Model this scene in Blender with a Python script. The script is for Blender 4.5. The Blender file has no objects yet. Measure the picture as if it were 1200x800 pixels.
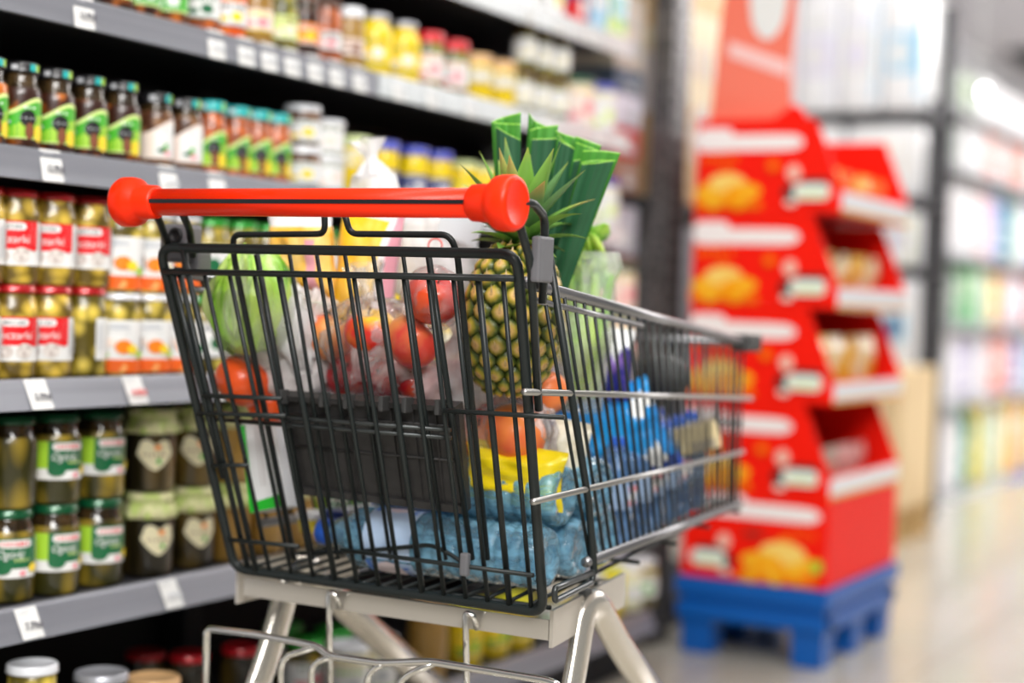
import bpy, bmesh, math, random
from mathutils import Vector, Matrix, Quaternion, noise
rnd = random.Random(7)
PI = math.pi
COL = bpy.context.scene.collection

# ---------------------------------------------------------------- camera frame
F_PX, CAM_H = 1930.0, 0.9
YD = Vector((1068, 8, -F_PX)).normalized()
XD = Vector((3487, -172, F_PX)); XD = (XD - YD * XD.dot(YD)).normalized()
ZD = XD.cross(YD)
ROT = Matrix((XD, YD, ZD))
CAM = Vector((0, 0, CAM_H))

def ray(u, v): return ROT @ Vector((u - 600, -(v - 400), -F_PX))
def on_x(u, v, x):
    d = ray(u, v); return CAM + d * (x / d.x)
def on_y(u, v, y):
    d = ray(u, v); return CAM + d * (y / d.y)
def on_z(u, v, z):
    d = ray(u, v); return CAM + d * ((z - CAM_H) / d.z)
def on_plane(u, v, p0, n):
    d = ray(u, v); return CAM + d * ((p0 - CAM).dot(n) / d.dot(n))

# ---------------------------------------------------------------- materials
MATS = {}
def mat(name, col=(.5, .5, .5), rough=.5, metal=0, coat=0, trans=0, ior=1.45, alpha=1, emis=None,
        col2=None, scale=8, pat='noise', stretch=(1, 1, 1), ramp=(.4, .6), bump=0, bscale=None,
        detail=2, spec=.5, col3=None, rand=0, sheen=0, attr=None, sss=0):
    if name in MATS: return MATS[name]
    m = bpy.data.materials.new(name); m.use_nodes = True
    nt = m.node_tree; N = nt.nodes; L = nt.links
    b = N['Principled BSDF']
    def setv(k, v):
        if k in b.inputs: b.inputs[k].default_value = v
    setv('Base Color', (*col, 1)); setv('Roughness', rough); setv('Metallic', metal)
    setv('Coat Weight', coat); setv('Coat Roughness', .06); setv('Transmission Weight', trans); setv('IOR', ior)
    setv('Alpha', alpha); setv('Specular IOR Level', spec)
    if sss:
        setv('Subsurface Weight', sss); setv('Subsurface Radius', (.01, .006, .003))
    if emis:
        setv('Emission Color', (*emis[:3], 1)); setv('Emission Strength', emis[3])
    if attr:
        a = N.new('ShaderNodeVertexColor'); a.layer_name = attr
        L.new(a.outputs['Color'], b.inputs['Base Color'])
    if col2 or bump:
        tc = N.new('ShaderNodeTexCoord'); mp = N.new('ShaderNodeMapping')
        mp.inputs['Scale'].default_value = stretch
        L.new(tc.outputs['Object'], mp.inputs['Vector'])
        vec = mp.outputs['Vector']
        if rand:
            oi = N.new('ShaderNodeObjectInfo'); ml = N.new('ShaderNodeMath'); ml.operation = 'MULTIPLY'; ml.inputs[1].default_value = 37.
            L.new(oi.outputs['Random'], ml.inputs[0])
            va = N.new('ShaderNodeVectorMath'); va.operation = 'ADD'
            L.new(vec, va.inputs[0]); L.new(ml.outputs[0], va.inputs[1]); vec = va.outputs[0]
        def tex(kind, sc):
            if kind == 'voronoi':
                t = N.new('ShaderNodeTexVoronoi'); t.inputs['Scale'].default_value = sc
                o = t.outputs['Distance']
            elif kind == 'wave':
                t = N.new('ShaderNodeTexWave'); t.inputs['Scale'].default_value = sc; t.inputs['Distortion'].default_value = 3
                o = t.outputs['Fac']
            else:
                t = N.new('ShaderNodeTexNoise'); t.inputs['Scale'].default_value = sc; t.inputs['Detail'].default_value = detail
                o = t.outputs['Fac']
            L.new(vec, t.inputs['Vector']); return o
        if col2:
            o = tex(pat, scale)
            r = N.new('ShaderNodeValToRGB'); e = r.color_ramp.elements
            e[0].position, e[1].position = ramp; e[0].color = (*col, 1); e[1].color = (*col2, 1)
            if col3:
                x = e.new(min(1, ramp[1] + .15)); x.color = (*col3, 1)
            L.new(o, r.inputs['Fac']); L.new(r.outputs['Color'], b.inputs['Base Color'])
        if bump:
            o = tex('noise', bscale or scale)
            bn = N.new('ShaderNodeBump'); bn.inputs['Strength'].default_value = bump; bn.inputs['Distance'].default_value = .01
            L.new(o, bn.inputs['Height']); L.new(bn.outputs['Normal'], b.inputs['Normal'])
    MATS[name] = m; return m

def film(name, tint=(1, 1, 1), milk=(.9, .9, .9), amount=.18, rough=.12, scale=18, gloss=.2, milky=.45):
    """clear crinkled plastic film: see-through, with a milky noise share that also paints white highlights and a glossy skin"""
    if name in MATS: return MATS[name]
    m = bpy.data.materials.new(name); m.use_nodes = True
    nt = m.node_tree; N = nt.nodes; L = nt.links; N.clear()
    out = N.new('ShaderNodeOutputMaterial'); tr = N.new('ShaderNodeBsdfTransparent'); tr.inputs[0].default_value = (*tint, 1)
    df = N.new('ShaderNodeBsdfDiffuse'); df.inputs[0].default_value = (*milk, 1)
    tl = N.new('ShaderNodeBsdfTranslucent'); tl.inputs[0].default_value = (*milk, 1)
    ad = N.new('ShaderNodeMixShader'); ad.inputs[0].default_value = .18
    L.new(df.outputs[0], ad.inputs[1]); L.new(tl.outputs[0], ad.inputs[2])
    gl = N.new('ShaderNodeBsdfGlossy'); gl.inputs['Roughness'].default_value = rough
    tc = N.new('ShaderNodeTexCoord'); mp = N.new('ShaderNodeMapping'); mp.inputs['Scale'].default_value = (1, 1, .45)
    nz = N.new('ShaderNodeTexNoise'); nz.inputs['Scale'].default_value = scale; nz.inputs['Detail'].default_value = 5
    nz.inputs['Distortion'].default_value = 1.2
    L.new(tc.outputs['Object'], mp.inputs[0]); L.new(mp.outputs[0], nz.inputs['Vector'])
    rp = N.new('ShaderNodeMapRange'); rp.inputs[1].default_value = .42; rp.inputs[2].default_value = .72
    rp.inputs[3].default_value = amount; rp.inputs[4].default_value = min(1, amount + milky)  # white diffuse patches: milky plastic, partly standing in for highlights
    L.new(nz.outputs['Fac'], rp.inputs[0])
    m1 = N.new('ShaderNodeMixShader'); L.new(rp.outputs[0], m1.inputs[0]); L.new(tr.outputs[0], m1.inputs[1]); L.new(ad.outputs[0], m1.inputs[2])
    bp = N.new('ShaderNodeBump'); bp.inputs['Strength'].default_value = .7; bp.inputs['Distance'].default_value = .012
    L.new(nz.outputs['Fac'], bp.inputs['Height']); L.new(bp.outputs[0], gl.inputs['Normal'])
    lw = N.new('ShaderNodeFresnel'); lw.inputs['IOR'].default_value = 1.45; L.new(bp.outputs[0], lw.inputs['Normal'])
    mm = N.new('ShaderNodeMath'); mm.operation = 'MULTIPLY'; mm.inputs[1].default_value = gloss * 2; mm.use_clamp = True
    L.new(lw.outputs[0], mm.inputs[0])
    m2 = N.new('ShaderNodeMixShader'); L.new(mm.outputs[0], m2.inputs[0]); L.new(m1.outputs[0], m2.inputs[1]); L.new(gl.outputs[0], m2.inputs[2])
    L.new(m2.outputs[0], out.inputs[0]); MATS[name] = m; return m

# ---------------------------------------------------------------- mesh builder
class MB:
    def __init__(s): s.v, s.f, s.m, s.s, s.c = [], [], [], [], []
    def add(s, vf, m=0, smooth=False, xf=None, cols=None):
        vs, fs = vf; o = len(s.v)
        for i, p in enumerate(vs):
            p = Vector(p); s.v.append(xf @ p if xf else p)
            s.c.append(cols[i] if cols else (1, 1, 1))
        for f in fs:
            s.f.append([i + o for i in f]); s.m.append(m); s.s.append(smooth)
        return s
    def mesh(s, name, mats, org=None, usecol=False):
        me = bpy.data.meshes.new(name)
        o = Vector(org) if org is not None else Vector()
        me.from_pydata([tuple(p - o) for p in s.v], [], s.f)
        for m in mats: me.materials.append(m)
        me.polygons.foreach_set('material_index', s.m); me.polygons.foreach_set('use_smooth', s.s)
        if usecol:
            ca = me.color_attributes.new('col', 'FLOAT_COLOR', 'POINT')
            for i, c in enumerate(s.c): ca.data[i].color = (*c, 1)
        me.update(); return me

def link(name, me, parent=None, loc=(0, 0, 0), rot=None):
    o = bpy.data.objects.new(name, me); COL.objects.link(o)
    o.location = loc
    if rot is not None: o.rotation_euler = rot
    if parent: o.parent = parent
    return o
def tag(o, label=None, cat=None, group=None, kind=None):
    if label: o['label'] = label
    if cat: o['category'] = cat
    if group: o['group'] = group
    if kind: o['kind'] = kind
    return o
def thing(name, label, cat, loc=(0, 0, 0), group=None, rot=None):
    return tag(link(name, None, None, loc, rot), label, cat, group)
def part(name, mb, mats, root, label=None, usecol=False, org=None):
    """mb holds world coordinates; the part is stored relative to its root's base"""
    o = link(name, mb.mesh(name, mats, root.location if org is None else org, usecol), root)
    if label: o['label'] = label
    return o

def box(c, s, bev=0):
    bm = bmesh.new(); bmesh.ops.create_cube(bm, size=1)
    for v in bm.verts: v.co = Vector((v.co.x * s[0], v.co.y * s[1], v.co.z * s[2]))
    if bev: bmesh.ops.bevel(bm, geom=bm.edges[:], offset=bev, segments=2, profile=.6, affect='EDGES')
    bm.verts.index_update()
    r = ([v.co + Vector(c) for v in bm.verts], [[v.index for v in f.verts] for f in bm.faces]); bm.free(); return r
def box2(a, b, bev=0):
    return box([(p + q) / 2 for p, q in zip(a, b)], [abs(q - p) for p, q in zip(a, b)], bev)
def lathe(prof, n=24, fn=None):
    vs, fs = [], []
    for r, z in prof:
        for i in range(n):
            a = 2 * PI * i / n; rr = r * (fn(a, z) if fn else 1)
            vs.append((rr * math.cos(a), rr * math.sin(a), z))
    for j in range(len(prof) - 1):
        for i in range(n):
            k = (i + 1) % n; fs.append([j * n + i, j * n + k, (j + 1) * n + k, (j + 1) * n + i])
    if prof[0][0] > 1e-5: fs.append(list(range(n))[::-1])
    if prof[-1][0] > 1e-5: fs.append([(len(prof) - 1) * n + i for i in range(n)])
    return vs, fs
def fillet(pts, rad, n=5):
    pts = [Vector(p) for p in pts]; out = [pts[0]]
    for a, b, c in zip(pts, pts[1:], pts[2:]):
        d1, d2 = (a - b), (c - b); r = min(rad, d1.length * .49, d2.length * .49)
        p, q = b + d1.normalized() * r, b + d2.normalized() * r
        for i in range(n + 1):
            t = i / n; out.append(p * (1 - t) ** 2 + b * 2 * t * (1 - t) + q * t * t)
    out.append(pts[-1]); return out
def tube(path, r, n=8, closed=False, ry=None):
    path = [Vector(p) for p in path]; m = len(path); vs, fs = [], []
    up = None
    for i, p in enumerate(path):
        if closed: t = path[(i + 1) % m] - path[i - 1]
        else: t = path[min(i + 1, m - 1)] - path[max(i - 1, 0)]
        t.normalize()
        if up is None:
            up = Vector((0, 0, 1)) if abs(t.z) < .9 else Vector((0, 1, 0))
        up = (up - t * up.dot(t)).normalized(); sd = t.cross(up)
        rr = r[i] if isinstance(r, (list, tuple)) else r; r2 = ry or rr
        for k in range(n):
            a = 2 * PI * k / n; vs.append(p + sd * math.cos(a) * rr + up * math.sin(a) * r2)
    for i in range(m if closed else m - 1):
        j = (i + 1) % m
        for k in range(n):
            l = (k + 1) % n; fs.append([i * n + k, i * n + l, j * n + l, j * n + k])
    if not closed: fs += [list(range(n))[::-1], [(m - 1) * n + k for k in range(n)]]
    return vs, fs
def sphere(c, r, nu=24, nv=14, fn=None):
    if not hasattr(r, '__len__'): r = (r, r, r)
    vs, fs = [], []
    for j in range(nv + 1):
        t = PI * j / nv
        for i in range(nu):
            a = 2 * PI * i / nu
            d = Vector((math.sin(t) * math.cos(a), math.sin(t) * math.sin(a), -math.cos(t)))
            k = fn(d) if fn else 1
            vs.append(Vector((d.x * r[0], d.y * r[1], d.z * r[2])) * k + Vector(c))
    for j in range(nv):
        for i in range(nu):
            k = (i + 1) % nu; fs.append([j * nu + i, j * nu + k, (j + 1) * nu + k, (j + 1) * nu + i])
    return vs, fs
def crumple(seed, amt=.12, sc=2.2, ridge=True):
    off = Vector((seed * 3.1, seed * 1.7, seed * 5.3))
    def f(d):
        n1 = noise.noise(d * sc + off); n2 = noise.noise(d * sc * 2.7 + off)
        if ridge: n2 = .5 - abs(n2) * 2
        return 1 + amt * (n1 + .6 * n2)
    return f
def pillow(w, h, d, seed=0, n=18, seal=.06, wr=.004):
    """a filled flat bag standing in its own XZ plane, sealed top and bottom; returns front-first verts, and the (u,v) of every vert"""
    vs, fs, uv = [], [], []
    for side in (-1, 1):
        o = len(vs)
        for j in range(n + 1):
            for i in range(n + 1):
                u, v = i / n, j / n
                e = max(0, min(1, (min(v, 1 - v) - seal) / .22)); e = math.sin(e * PI / 2) if e > 0 else 0
                g = math.sqrt(max(0, 1 - (2 * u - 1) ** 4))
                t = d / 2 * e * g
                nn = noise.noise(Vector((u * 5, v * 6, seed + side * 3)))
                pin = 1 - .08 * e * math.sin(v * PI)
                vs.append(Vector(((u - .5) * w * pin, side * (t + wr * nn * (e * g)) + (.0005 * side), (v - .5) * h)))
                uv.append((u, v, side))
        for j in range(n):
            for i in range(n):
                q = [o + j * (n + 1) + i, o + j * (n + 1) + i + 1, o + (j + 1) * (n + 1) + i + 1, o + (j + 1) * (n + 1) + i]
                fs.append(q if side < 0 else q[::-1])
    return vs, fs, uv
def XF(loc, rot=(0, 0, 0), s=1):
    from mathutils import Euler
    return Matrix.Translation(loc) @ Euler([math.radians(a) for a in rot]).to_matrix().to_4x4() @ Matrix.Scale(s, 4)

# ---------------------------------------------------------------- printed artwork (flat shapes wrapped on jars, boxes, bags)
TXT = {}
def text_geo(s):
    if s not in TXT:
        cu = bpy.data.curves.new('t', 'FONT'); cu.body = s; cu.resolution_u = 2; cu.align_x = 'CENTER'; cu.align_y = 'CENTER'
        ob = bpy.data.objects.new('t', cu); me = bpy.data.meshes.new_from_object(ob)
        TXT[s] = ([v.co.copy() for v in me.vertices], [list(p.vertices) for p in me.polygons])
        bpy.data.objects.remove(ob); bpy.data.curves.remove(cu); bpy.data.meshes.remove(me)
    return TXT[s]
class Art:
    """mapper(u, v, layer) -> point; shapes are stacked in thin layers"""
    def __init__(s, mapper): s.mp = mapper; s.mb = MB(); s.mats = []; s.k = 0
    def mi(s, m):
        if m not in s.mats: s.mats.append(m)
        return s.mats.index(m)
    def strip(s, u0, u1, lo, hi, m, n=10, lay=None):
        if lay is None: s.k += 1; lay = s.k
        vs, fs = [], []
        for i in range(n + 1):
            u = u0 + (u1 - u0) * i / n
            vs += [s.mp(u, lo(u), lay), s.mp(u, hi(u), lay)]
        for i in range(n): fs.append([2 * i, 2 * i + 2, 2 * i + 3, 2 * i + 1])
        s.mb.add((vs, fs), s.mi(m), True); return s
    def rect(s, u0, u1, v0, v1, m, n=10): return s.strip(u0, u1, lambda u: v0, lambda u: v1, m, n)
    def oval(s, u, v, a, b, m, n=14, p=2):
        f = lambda x: b * max(0, 1 - abs((x - u) / a) ** p) ** (1 / p)
        return s.strip(u - a * .999, u + a * .999, lambda x: v - f(x), lambda x: v + f(x), m, n)
    def cap(s, u0, u1, v0, v1, m): return s.oval((u0 + u1) / 2, (v0 + v1) / 2, (u1 - u0) / 2, (v1 - v0) / 2, m, 16, 5)
    def text(s, t, u, v, h, m, shear=0, wmax=None):
        vs, fs = text_geo(t); s.k += 1; sc = h / .7
        if wmax and vs:
            w = max(p.x for p in vs) - min(p.x for p in vs); kx = min(1, wmax / (w * sc))
        else: kx = 1
        s.mb.add(([s.mp(u + (p.x * sc) * kx + p.y * sc * shear, v + p.y * sc, s.k) for p in vs], fs), s.mi(m)); return s
    def bars(s, u0, u1, v0, v1, n, m):
        w = (u1 - u0) / n
        for i in range(n): s.rect(u0 + i * w, u0 + i * w + w * rnd.uniform(.3, .7), v0, v1, m, 1)
        return s
def round_map(r, yaw=0): return lambda u, v, k: Vector(((r + .0003 + k * .00012) * math.cos(u / r + yaw), (r + .0003 + k * .00012) * math.sin(u / r + yaw), v))
def plane_map(o, ux, vx, nrm, e=.0004):
    o, ux, vx, nrm = map(Vector, (o, ux, vx, nrm)); return lambda u, v, k: o + ux * u + vx * v + nrm * (.0004 + k * e)

# ---------------------------------------------------------------- palette
c = dict
BLACK = mat('black_panel', (.006, .006, .007), .6)
RAIL = mat('grey_price_rail', (.20, .205, .235), .35, .3, col2=(.265, .275, .31), scale=3, stretch=(1, .2, 8))
RAIL_L = mat('pale_price_rail', (.62, .66, .68), .25, .1, coat=.4)
SHELF = mat('charcoal_shelf', (.035, .035, .04), .5, .3)
PAPER = mat('white_paper', (.80, .80, .79), .7, spec=.2)
INK = mat('grey_ink', (.07, .07, .09), .6)
PALEINK = mat('pale_grey_ink', (.55, .57, .6), .6)
RED_INK = mat('red_ink', (.8, .08, .08), .6)
WHITE = mat('white_gloss', (.88, .89, .9), .3, coat=.5)
GREEN_D = mat('dark_green_print', (.006, .13, .045), .35, coat=.3)
GREEN_M = mat('green_print', (.07, .42, .03), .35, coat=.3)
GREEN_L = mat('lime_print', (.36, .62, .04), .35, coat=.3)
GREEN_P = mat('pale_lime_print', (.68, .82, .3), .35, coat=.3)
RED_P = mat('red_print', (.74, .006, .012), .4, coat=.1)
PINK_P = mat('pink_print', (.85, .3, .34), .35, coat=.3)
ORANGE_P = mat('orange_print', (.9, .24, .015), .35, coat=.3)
YELLOW_P = mat('yellow_print', (.93, .68, .03), .35, coat=.3)
CREAM_P = mat('cream_print', (.8, .74, .5), .45)
BROWN_P = mat('brown_print', (.22, .07, .03), .5)
NAVY_P = mat('navy_print', (.02, .04, .2), .35, coat=.3)
BLUSH_P = mat('blush_print', (.86, .72, .64), .4, coat=.2)
MUSH_P = mat('mushroom_print', (.5, .43, .4), .5, col2=(.75, .7, .66), scale=160)
TEAL_P = mat('teal_print', (.02, .38, .36), .35, coat=.3)
BLACK_P = mat('black_print', (.012, .012, .014), .35, coat=.4)
# ---------------------------------------------------------------- the room
def structure(name, mb, mats):
    return tag(link(name, mb.mesh(name, mats)), kind='structure')
FX0, FX1, FY0, FY1, CZ = -3.6, 4.0, -1.5, 20.0, 3.3
def tile_mat():
    m = mat('beige_floor_tiles', (.56, .51, .42), .22, coat=.25)
    nt = m.node_tree; N = nt.nodes; L = nt.links; b = N['Principled BSDF']
    tc = N.new('ShaderNodeTexCoord'); br = N.new('ShaderNodeTexBrick'); br.offset = 0
    br.inputs['Color1'].default_value = (.48, .45, .385, 1); br.inputs['Color2'].default_value = (.46, .43, .365, 1)
    br.inputs['Mortar'].default_value = (.36, .32, .26, 1); br.inputs['Scale'].default_value = 1
    br.inputs['Brick Width'].default_value = .45; br.inputs['Row Height'].default_value = .45; br.inputs['Mortar Size'].default_value = .004
    mp = N.new('ShaderNodeMapping'); mp.inputs['Location'].default_value = (.183, .2, 0)
    L.new(tc.outputs['Object'], mp.inputs[0]); L.new(mp.outputs[0], br.inputs['Vector']); L.new(br.outputs['Color'], b.inputs['Base Color'])
    return m
structure('floor', MB().add(box2((FX0, FY0, -.05), (FX1, FY1, 0))), [tile_mat()])
structure('ceiling', MB().add(box2((FX0, FY0, CZ), (FX1, FY1, CZ + .1))), [mat('grey_ceiling_paint', (.78, .76, .79), .8)])
structure('wall_left', MB().add(box2((FX0 - .1, FY0, 0), (FX0, FY1, CZ))), [mat('dim_grey_wall', (.62, .62, .65), .8)])
structure('wall_back', MB().add(box2((FX0, FY1, 0), (FX1, FY1 + .1, CZ))), [mat('pale_grey_wall', (.62, .62, .65), .8)])
p = [on_z(u, v, CZ) for u, v in ((1142, 27), (1180, 58))]
mb = MB(); a0 = p[1]; 
mb.add(box2((a0.x, a0.y, CZ - .05), (a0.x + 1.6, a0.y + 3.2, CZ), .004), 0)
for i in range(12): mb.add(box2((a0.x + .05, a0.y + .12 + i * .25, CZ - .07), (a0.x + 1.55, a0.y + .24 + i * .25, CZ - .05)), 0)
vt = tag(link('ceiling_vent', mb.mesh('ceiling_vent', [mat('dark_vent_metal', (.03, .03, .035), .5)])), 'dark rectangular louvred vent set in the pale grey ceiling', 'vent')

# ---------------------------------------------------------------- near shelving units
SX, SB = -1.75, -2.2
SHELVES = {'topmost': (1.512, 1.56, .004), 'second': (1.280, 1.325, .006), 'third': (1.049, 1.0955, .010), 'fourth': (.721, .764, .022), 'fifth': (.390, .4365, .024), 'bottom': (.105, .152, .022)}
SXE = -1.64
WHERE = {'topmost': 'topmost visible shelf', 'second': 'second shelf down', 'third': 'third shelf down', 'fourth': 'fourth shelf down', 'fifth': 'fifth shelf down', 'bottom': 'bottom shelf'}
def shelf_unit(y0, y1, label, tags, pale=()):
    SX = -1.75
    t = thing('shelving_unit', label, 'shelf unit', ((SX + SB) / 2, (y0 + y1) / 2, 0))
    part('back_panel', MB().add(box2((SB - .03, y0, .02), (SB - .005, y1, 2.1))), [BLACK], t)
    for y in (y0 + .012, y1 - .012):
        part('upright', MB().add(box2((SB - .005, y - .012, 0), (SB + .05, y + .012, 2.1), .003)), [SHELF], t)
    part('plinth', MB().add(box2((SB, y0 + .002, 0), (SXE - .04, y1 - .002, .098), .003)), [BLACK], t)
    for nm, (z0, z1, tilt) in SHELVES.items():
        SX = SXE if nm == 'bottom' else -1.75
        s = part('shelf', MB().add(box2((SB, y0 + .002, z1 - .03), (SX - .014, y1 - .002, z1 - .004), .003)), [SHELF], t)
        mb = MB(); e = .012
        A, B, C, D = (SX, z1), (SX + tilt, z0), (SX + tilt - e, z0), (SX - e, z1)
        ya, yb = y0 + .004, y1 - .004
        pr = [A, (SX + .004, z1 - .004)] + [B, C, D]
        vs = [(x, ya, z) for x, z in pr] + [(x, yb, z) for x, z in pr]; n = len(pr)
        mb.add((vs, [list(range(n)), list(range(2 * n - 1, n - 1, -1))] + [[i, i + n, (i + 1) % n + n, (i + 1) % n] for i in range(n)]))
        part('price_rail', mb, [RAIL_L if nm in pale else RAIL], s, org=t.location)
        for u, txt, ink in tags.get(nm, ()):
            zm = (z0 + z1) / 2
            ctr = on_x(u, 0, SX)
            # the point on the rail's face seen at that column
            yv = None
            lo, hi = y0, y1
            for k in range(40):
                y = (lo + hi) / 2; c_ = ROT.transposed() @ (Vector((SX + tilt / 2, y, zm)) - CAM)
                if 600 + F_PX * c_.x / -c_.z < u: lo = y
                else: hi = y
            y = (lo + hi) / 2
            ux = Vector((0, 1, 0)); vx = Vector((-tilt, 0, z1 - z0)).normalized(); nr = ux.cross(vx)
            a = Art(plane_map((SX + tilt / 2 + .0018, y, zm), ux, vx, nr, .0003)); w, h = .021, .0235
            a.rect(-w, w, -h, h, PAPER, 1)
            a.bars(-w + .003, w * .4, h - .006, h - .0035, 9, PALEINK); a.bars(-w + .003, 0, h - .010, h - .0078, 6, PALEINK)
            a.text(txt, .002, -.006, .0105, ink, wmax=.032); a.text(txt, .0027, -.006, .0105, ink, wmax=.032); a.text(txt, .0013, -.0055, .0105, ink, wmax=.032); a.bars(0, w - .002, -h + .003, -h + .005, 6, PALEINK)
            part('price_tag', a.mb, a.mats, s, org=t.location)
    return t
YJ, YE, YS = 2.6, 3.72, 1.35
shelf_unit(YS, YJ, 'near grey shelving bay stocked with pickles and sauce jars behind the trolley', {
    'second': [(97, '13.99zł', INK), (252, '9.99zł', PALEINK), (287, '8.49zł', PALEINK), (314, '8.49zł', PALEINK), (341, '6.99zł', PALEINK), (368, '6.99zł', PALEINK), (393, '5.49zł', PALEINK), (420, '5.49zł', PALEINK)],
    'third': [(59, '12.99zł', INK), (196, '10.99zł', PALEINK), (253, '9.79zł', PALEINK)],
    'fourth': [(44, '5.99zł', INK), (157, '4.49zł', RED_INK), (258, '6.29zł', INK)],
    'fifth': [(33, '7.79zł', INK), (199, '8.99zł', PALEINK)]})
shelf_unit(YJ + .003, YE, 'farther shelving bay with pale price rails beyond the joint in the shelf edge', {
    'topmost': [(620, '4.99zł', PALEINK), (655, '4.99zł', PALEINK), (690, '3.99zł', PALEINK), (722, '3.99zł', PALEINK)],
    'second': [(466, '7.49zł', PALEINK), (505, '7.99zł', PALEINK), (550, '6.49zł', PALEINK), (640, '5.99zł', PALEINK), (700, '5.99zł', PALEINK)]}, pale=('second', 'topmost', 'third'))

# ---------------------------------------------------------------- jars
def content(name, a, b, sc, pat='voronoi', st=(1, 1, 1), ramp=(.14, .66), col3=None):
    return mat(name, a, .3, coat=.4, col2=b, scale=sc, pat=pat, stretch=st, ramp=ramp, rand=1, col3=col3)
C_MUSH = content('pickled_mushrooms', (.84, .64, .10), (.10, .075, .006), 40)
C_CARROT = content('mushrooms_and_carrot', (.84, .58, .08), (.12, .075, .006), 36)
C_ORANGE = content('orange_vegetables', (.88, .26, .015), (.75, .10, .008), 34)
C_PICKLE = content('pickled_cucumbers', (.36, .25, .025), (.03, .028, .004), 30, st=(1, 1, .4))
C_BRINE = content('dark_pickle_brine', (.16, .10, .018), (.012, .009, .003), 24, st=(1, 1, .3))
C_SAUCE = content('dark_sauce', (.035, .010, .005), (.55, .15, .012), 24, 'noise', ramp=(.52, .68))
C_CHUT = content('brown_chutney', (.32, .16, .07), (.07, .025, .012), 60)
C_RED = content('orange_red_sauce', (.7, .16, .03), (.25, .06, .02), 60)
C_YEL = content('yellow_mustard', (.90, .70, .01), (.80, .56, .008), 20, 'noise')
C_TAN = content('tan_honey', (.48, .29, .06), (.3, .16, .03), 14, 'noise')
C_OLIVE = content('olive_pieces', (.4, .36, .06), (.07, .07, .012), 50)
C_MAYO = content('pale_mayonnaise', (.86, .82, .66), (.8, .74, .5), 20, 'noise')
LID_R = mat('dark_red_lid', (.42, .006, .010), .3, .3, coat=.6)
LID_RB = mat('bright_red_lid', (.62, .01, .02), .3, .2, coat=.6)
LID_G = mat('dark_green_lid', (.004, .085, .03), .3, .3, coat=.6)
LID_GB = mat('bright_green_lid', (.03, .4, .04), .3, .2, coat=.6)
LID_W = mat('white_lid', (.78, .8, .84), .3, .1, coat=.6)
LID_GR = mat('grey_lid', (.45, .46, .5), .35, .5, coat=.3)
LID_K = mat('black_lid', (.012, .012, .014), .3, coat=.6)
LID_B = mat('blue_lid', (.07, .09, .5), .3, coat=.6)
LID_T = mat('tan_lid', (.68, .42, .2), .45, .2, coat=.2)
LID_Y = mat('yellow_lid', (.78, .76, .02), .35, coat=.4)
LID_BR = mat('brown_lid', (.11, .04, .02), .35, coat=.4)
LID_TEAL = mat('teal_lid_patch', (.02, .42, .42), .35, coat=.4)
LID_LIME = mat('pale_green_lid', (.58, .66, .33), .5)
CLOTH = mat('cream_green_cloth', (.72, .70, .40), .8, col2=(.46, .58, .16), scale=45, ramp=(.45, .62))
GLASSN = mat('dark_glass_neck', (.06, .035, .012), .1, coat=.6, col2=(.02, .012, .005), scale=30, rand=1)

def lab_green(a, r, h):
    W = r * 2.3; lo = .13 * h; wave = lambda u: h * (.52 + .085 * math.sin(u / W * 4.2 - .15))
    a.strip(-W, W, lambda u: lo, wave, GREEN_P, 22)
    a.strip(-W, W, lambda u: lo + .002, lambda u: wave(u) - .006, GREEN_M, 22)
    a.strip(-W, W, lambda u: lo + .002, lambda u: lo + .012 + .012 * (1 + math.sin(u / W * 3)), GREEN_L, 18)
    a.oval(.35 * r, h * .36, .0125, .0125, BLACK_P); a.rect(.35 * r - .011, .35 * r + .011, h * .355, h * .375, PALEINK, 3)
    a.oval(.42 * r, h * .22, .007, .012, BROWN_P); a.oval(.95 * r, h * .2, .009, .012, YELLOW_P)
    a.bars(.1 * r, .75 * r, h * .47, h * .495, 3, PAPER); a.bars(-1.0 * r, -.4 * r, h * .30, h * .33, 3, PALEINK)
def lab_white(a, r, h):
    W = r * 2.3; lo = .13 * h; wave = lambda u: h * (.56 + .10 * math.sin(u / W * 3.6 - .1))
    a.strip(-W, W, lambda u: lo, wave, BLUSH_P, 22); a.strip(-W * .1, W, lambda u: lo + .004, lambda u: wave(u) - .005, PAPER, 18)
    a.oval(.2 * r, h * .24, .007, .004, GREEN_D); a.oval(.55 * r, h * .21, .006, .004, PINK_P); a.oval(.45 * r, h * .29, .004, .006, GREEN_M)
    a.rect(.3 * r, .42 * r, h * .48, h * .55, PALEINK, 2)
def lab_red(a, r, h):
    W = r * 2.1; a.rect(-W, W, .2 * h, .66 * h, PAPER, 22)
    a.rect(-r * 1.15, r * 1.2, .365 * h, .665 * h, RED_P, 14)
    a.cap(-r * .5, r * .62, .565 * h, .645 * h, PAPER); a.bars(-r * .36, r * .5, .585 * h, .62 * h, 6, INK)
    a.text('Pieczarki', -r * .02, .47 * h, .0115, PAPER, wmax=r * 1.75)
    a.oval(-r * .25, .3 * h, .010, .009, MUSH_P); a.oval(r * .45, .31 * h, .013, .011, MUSH_P); a.oval(r * .95, .38 * h, .004, .004, RED_P)
    a.bars(r * 1.25, r * 1.9, .27 * h, .6 * h, 9, PALEINK)
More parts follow.
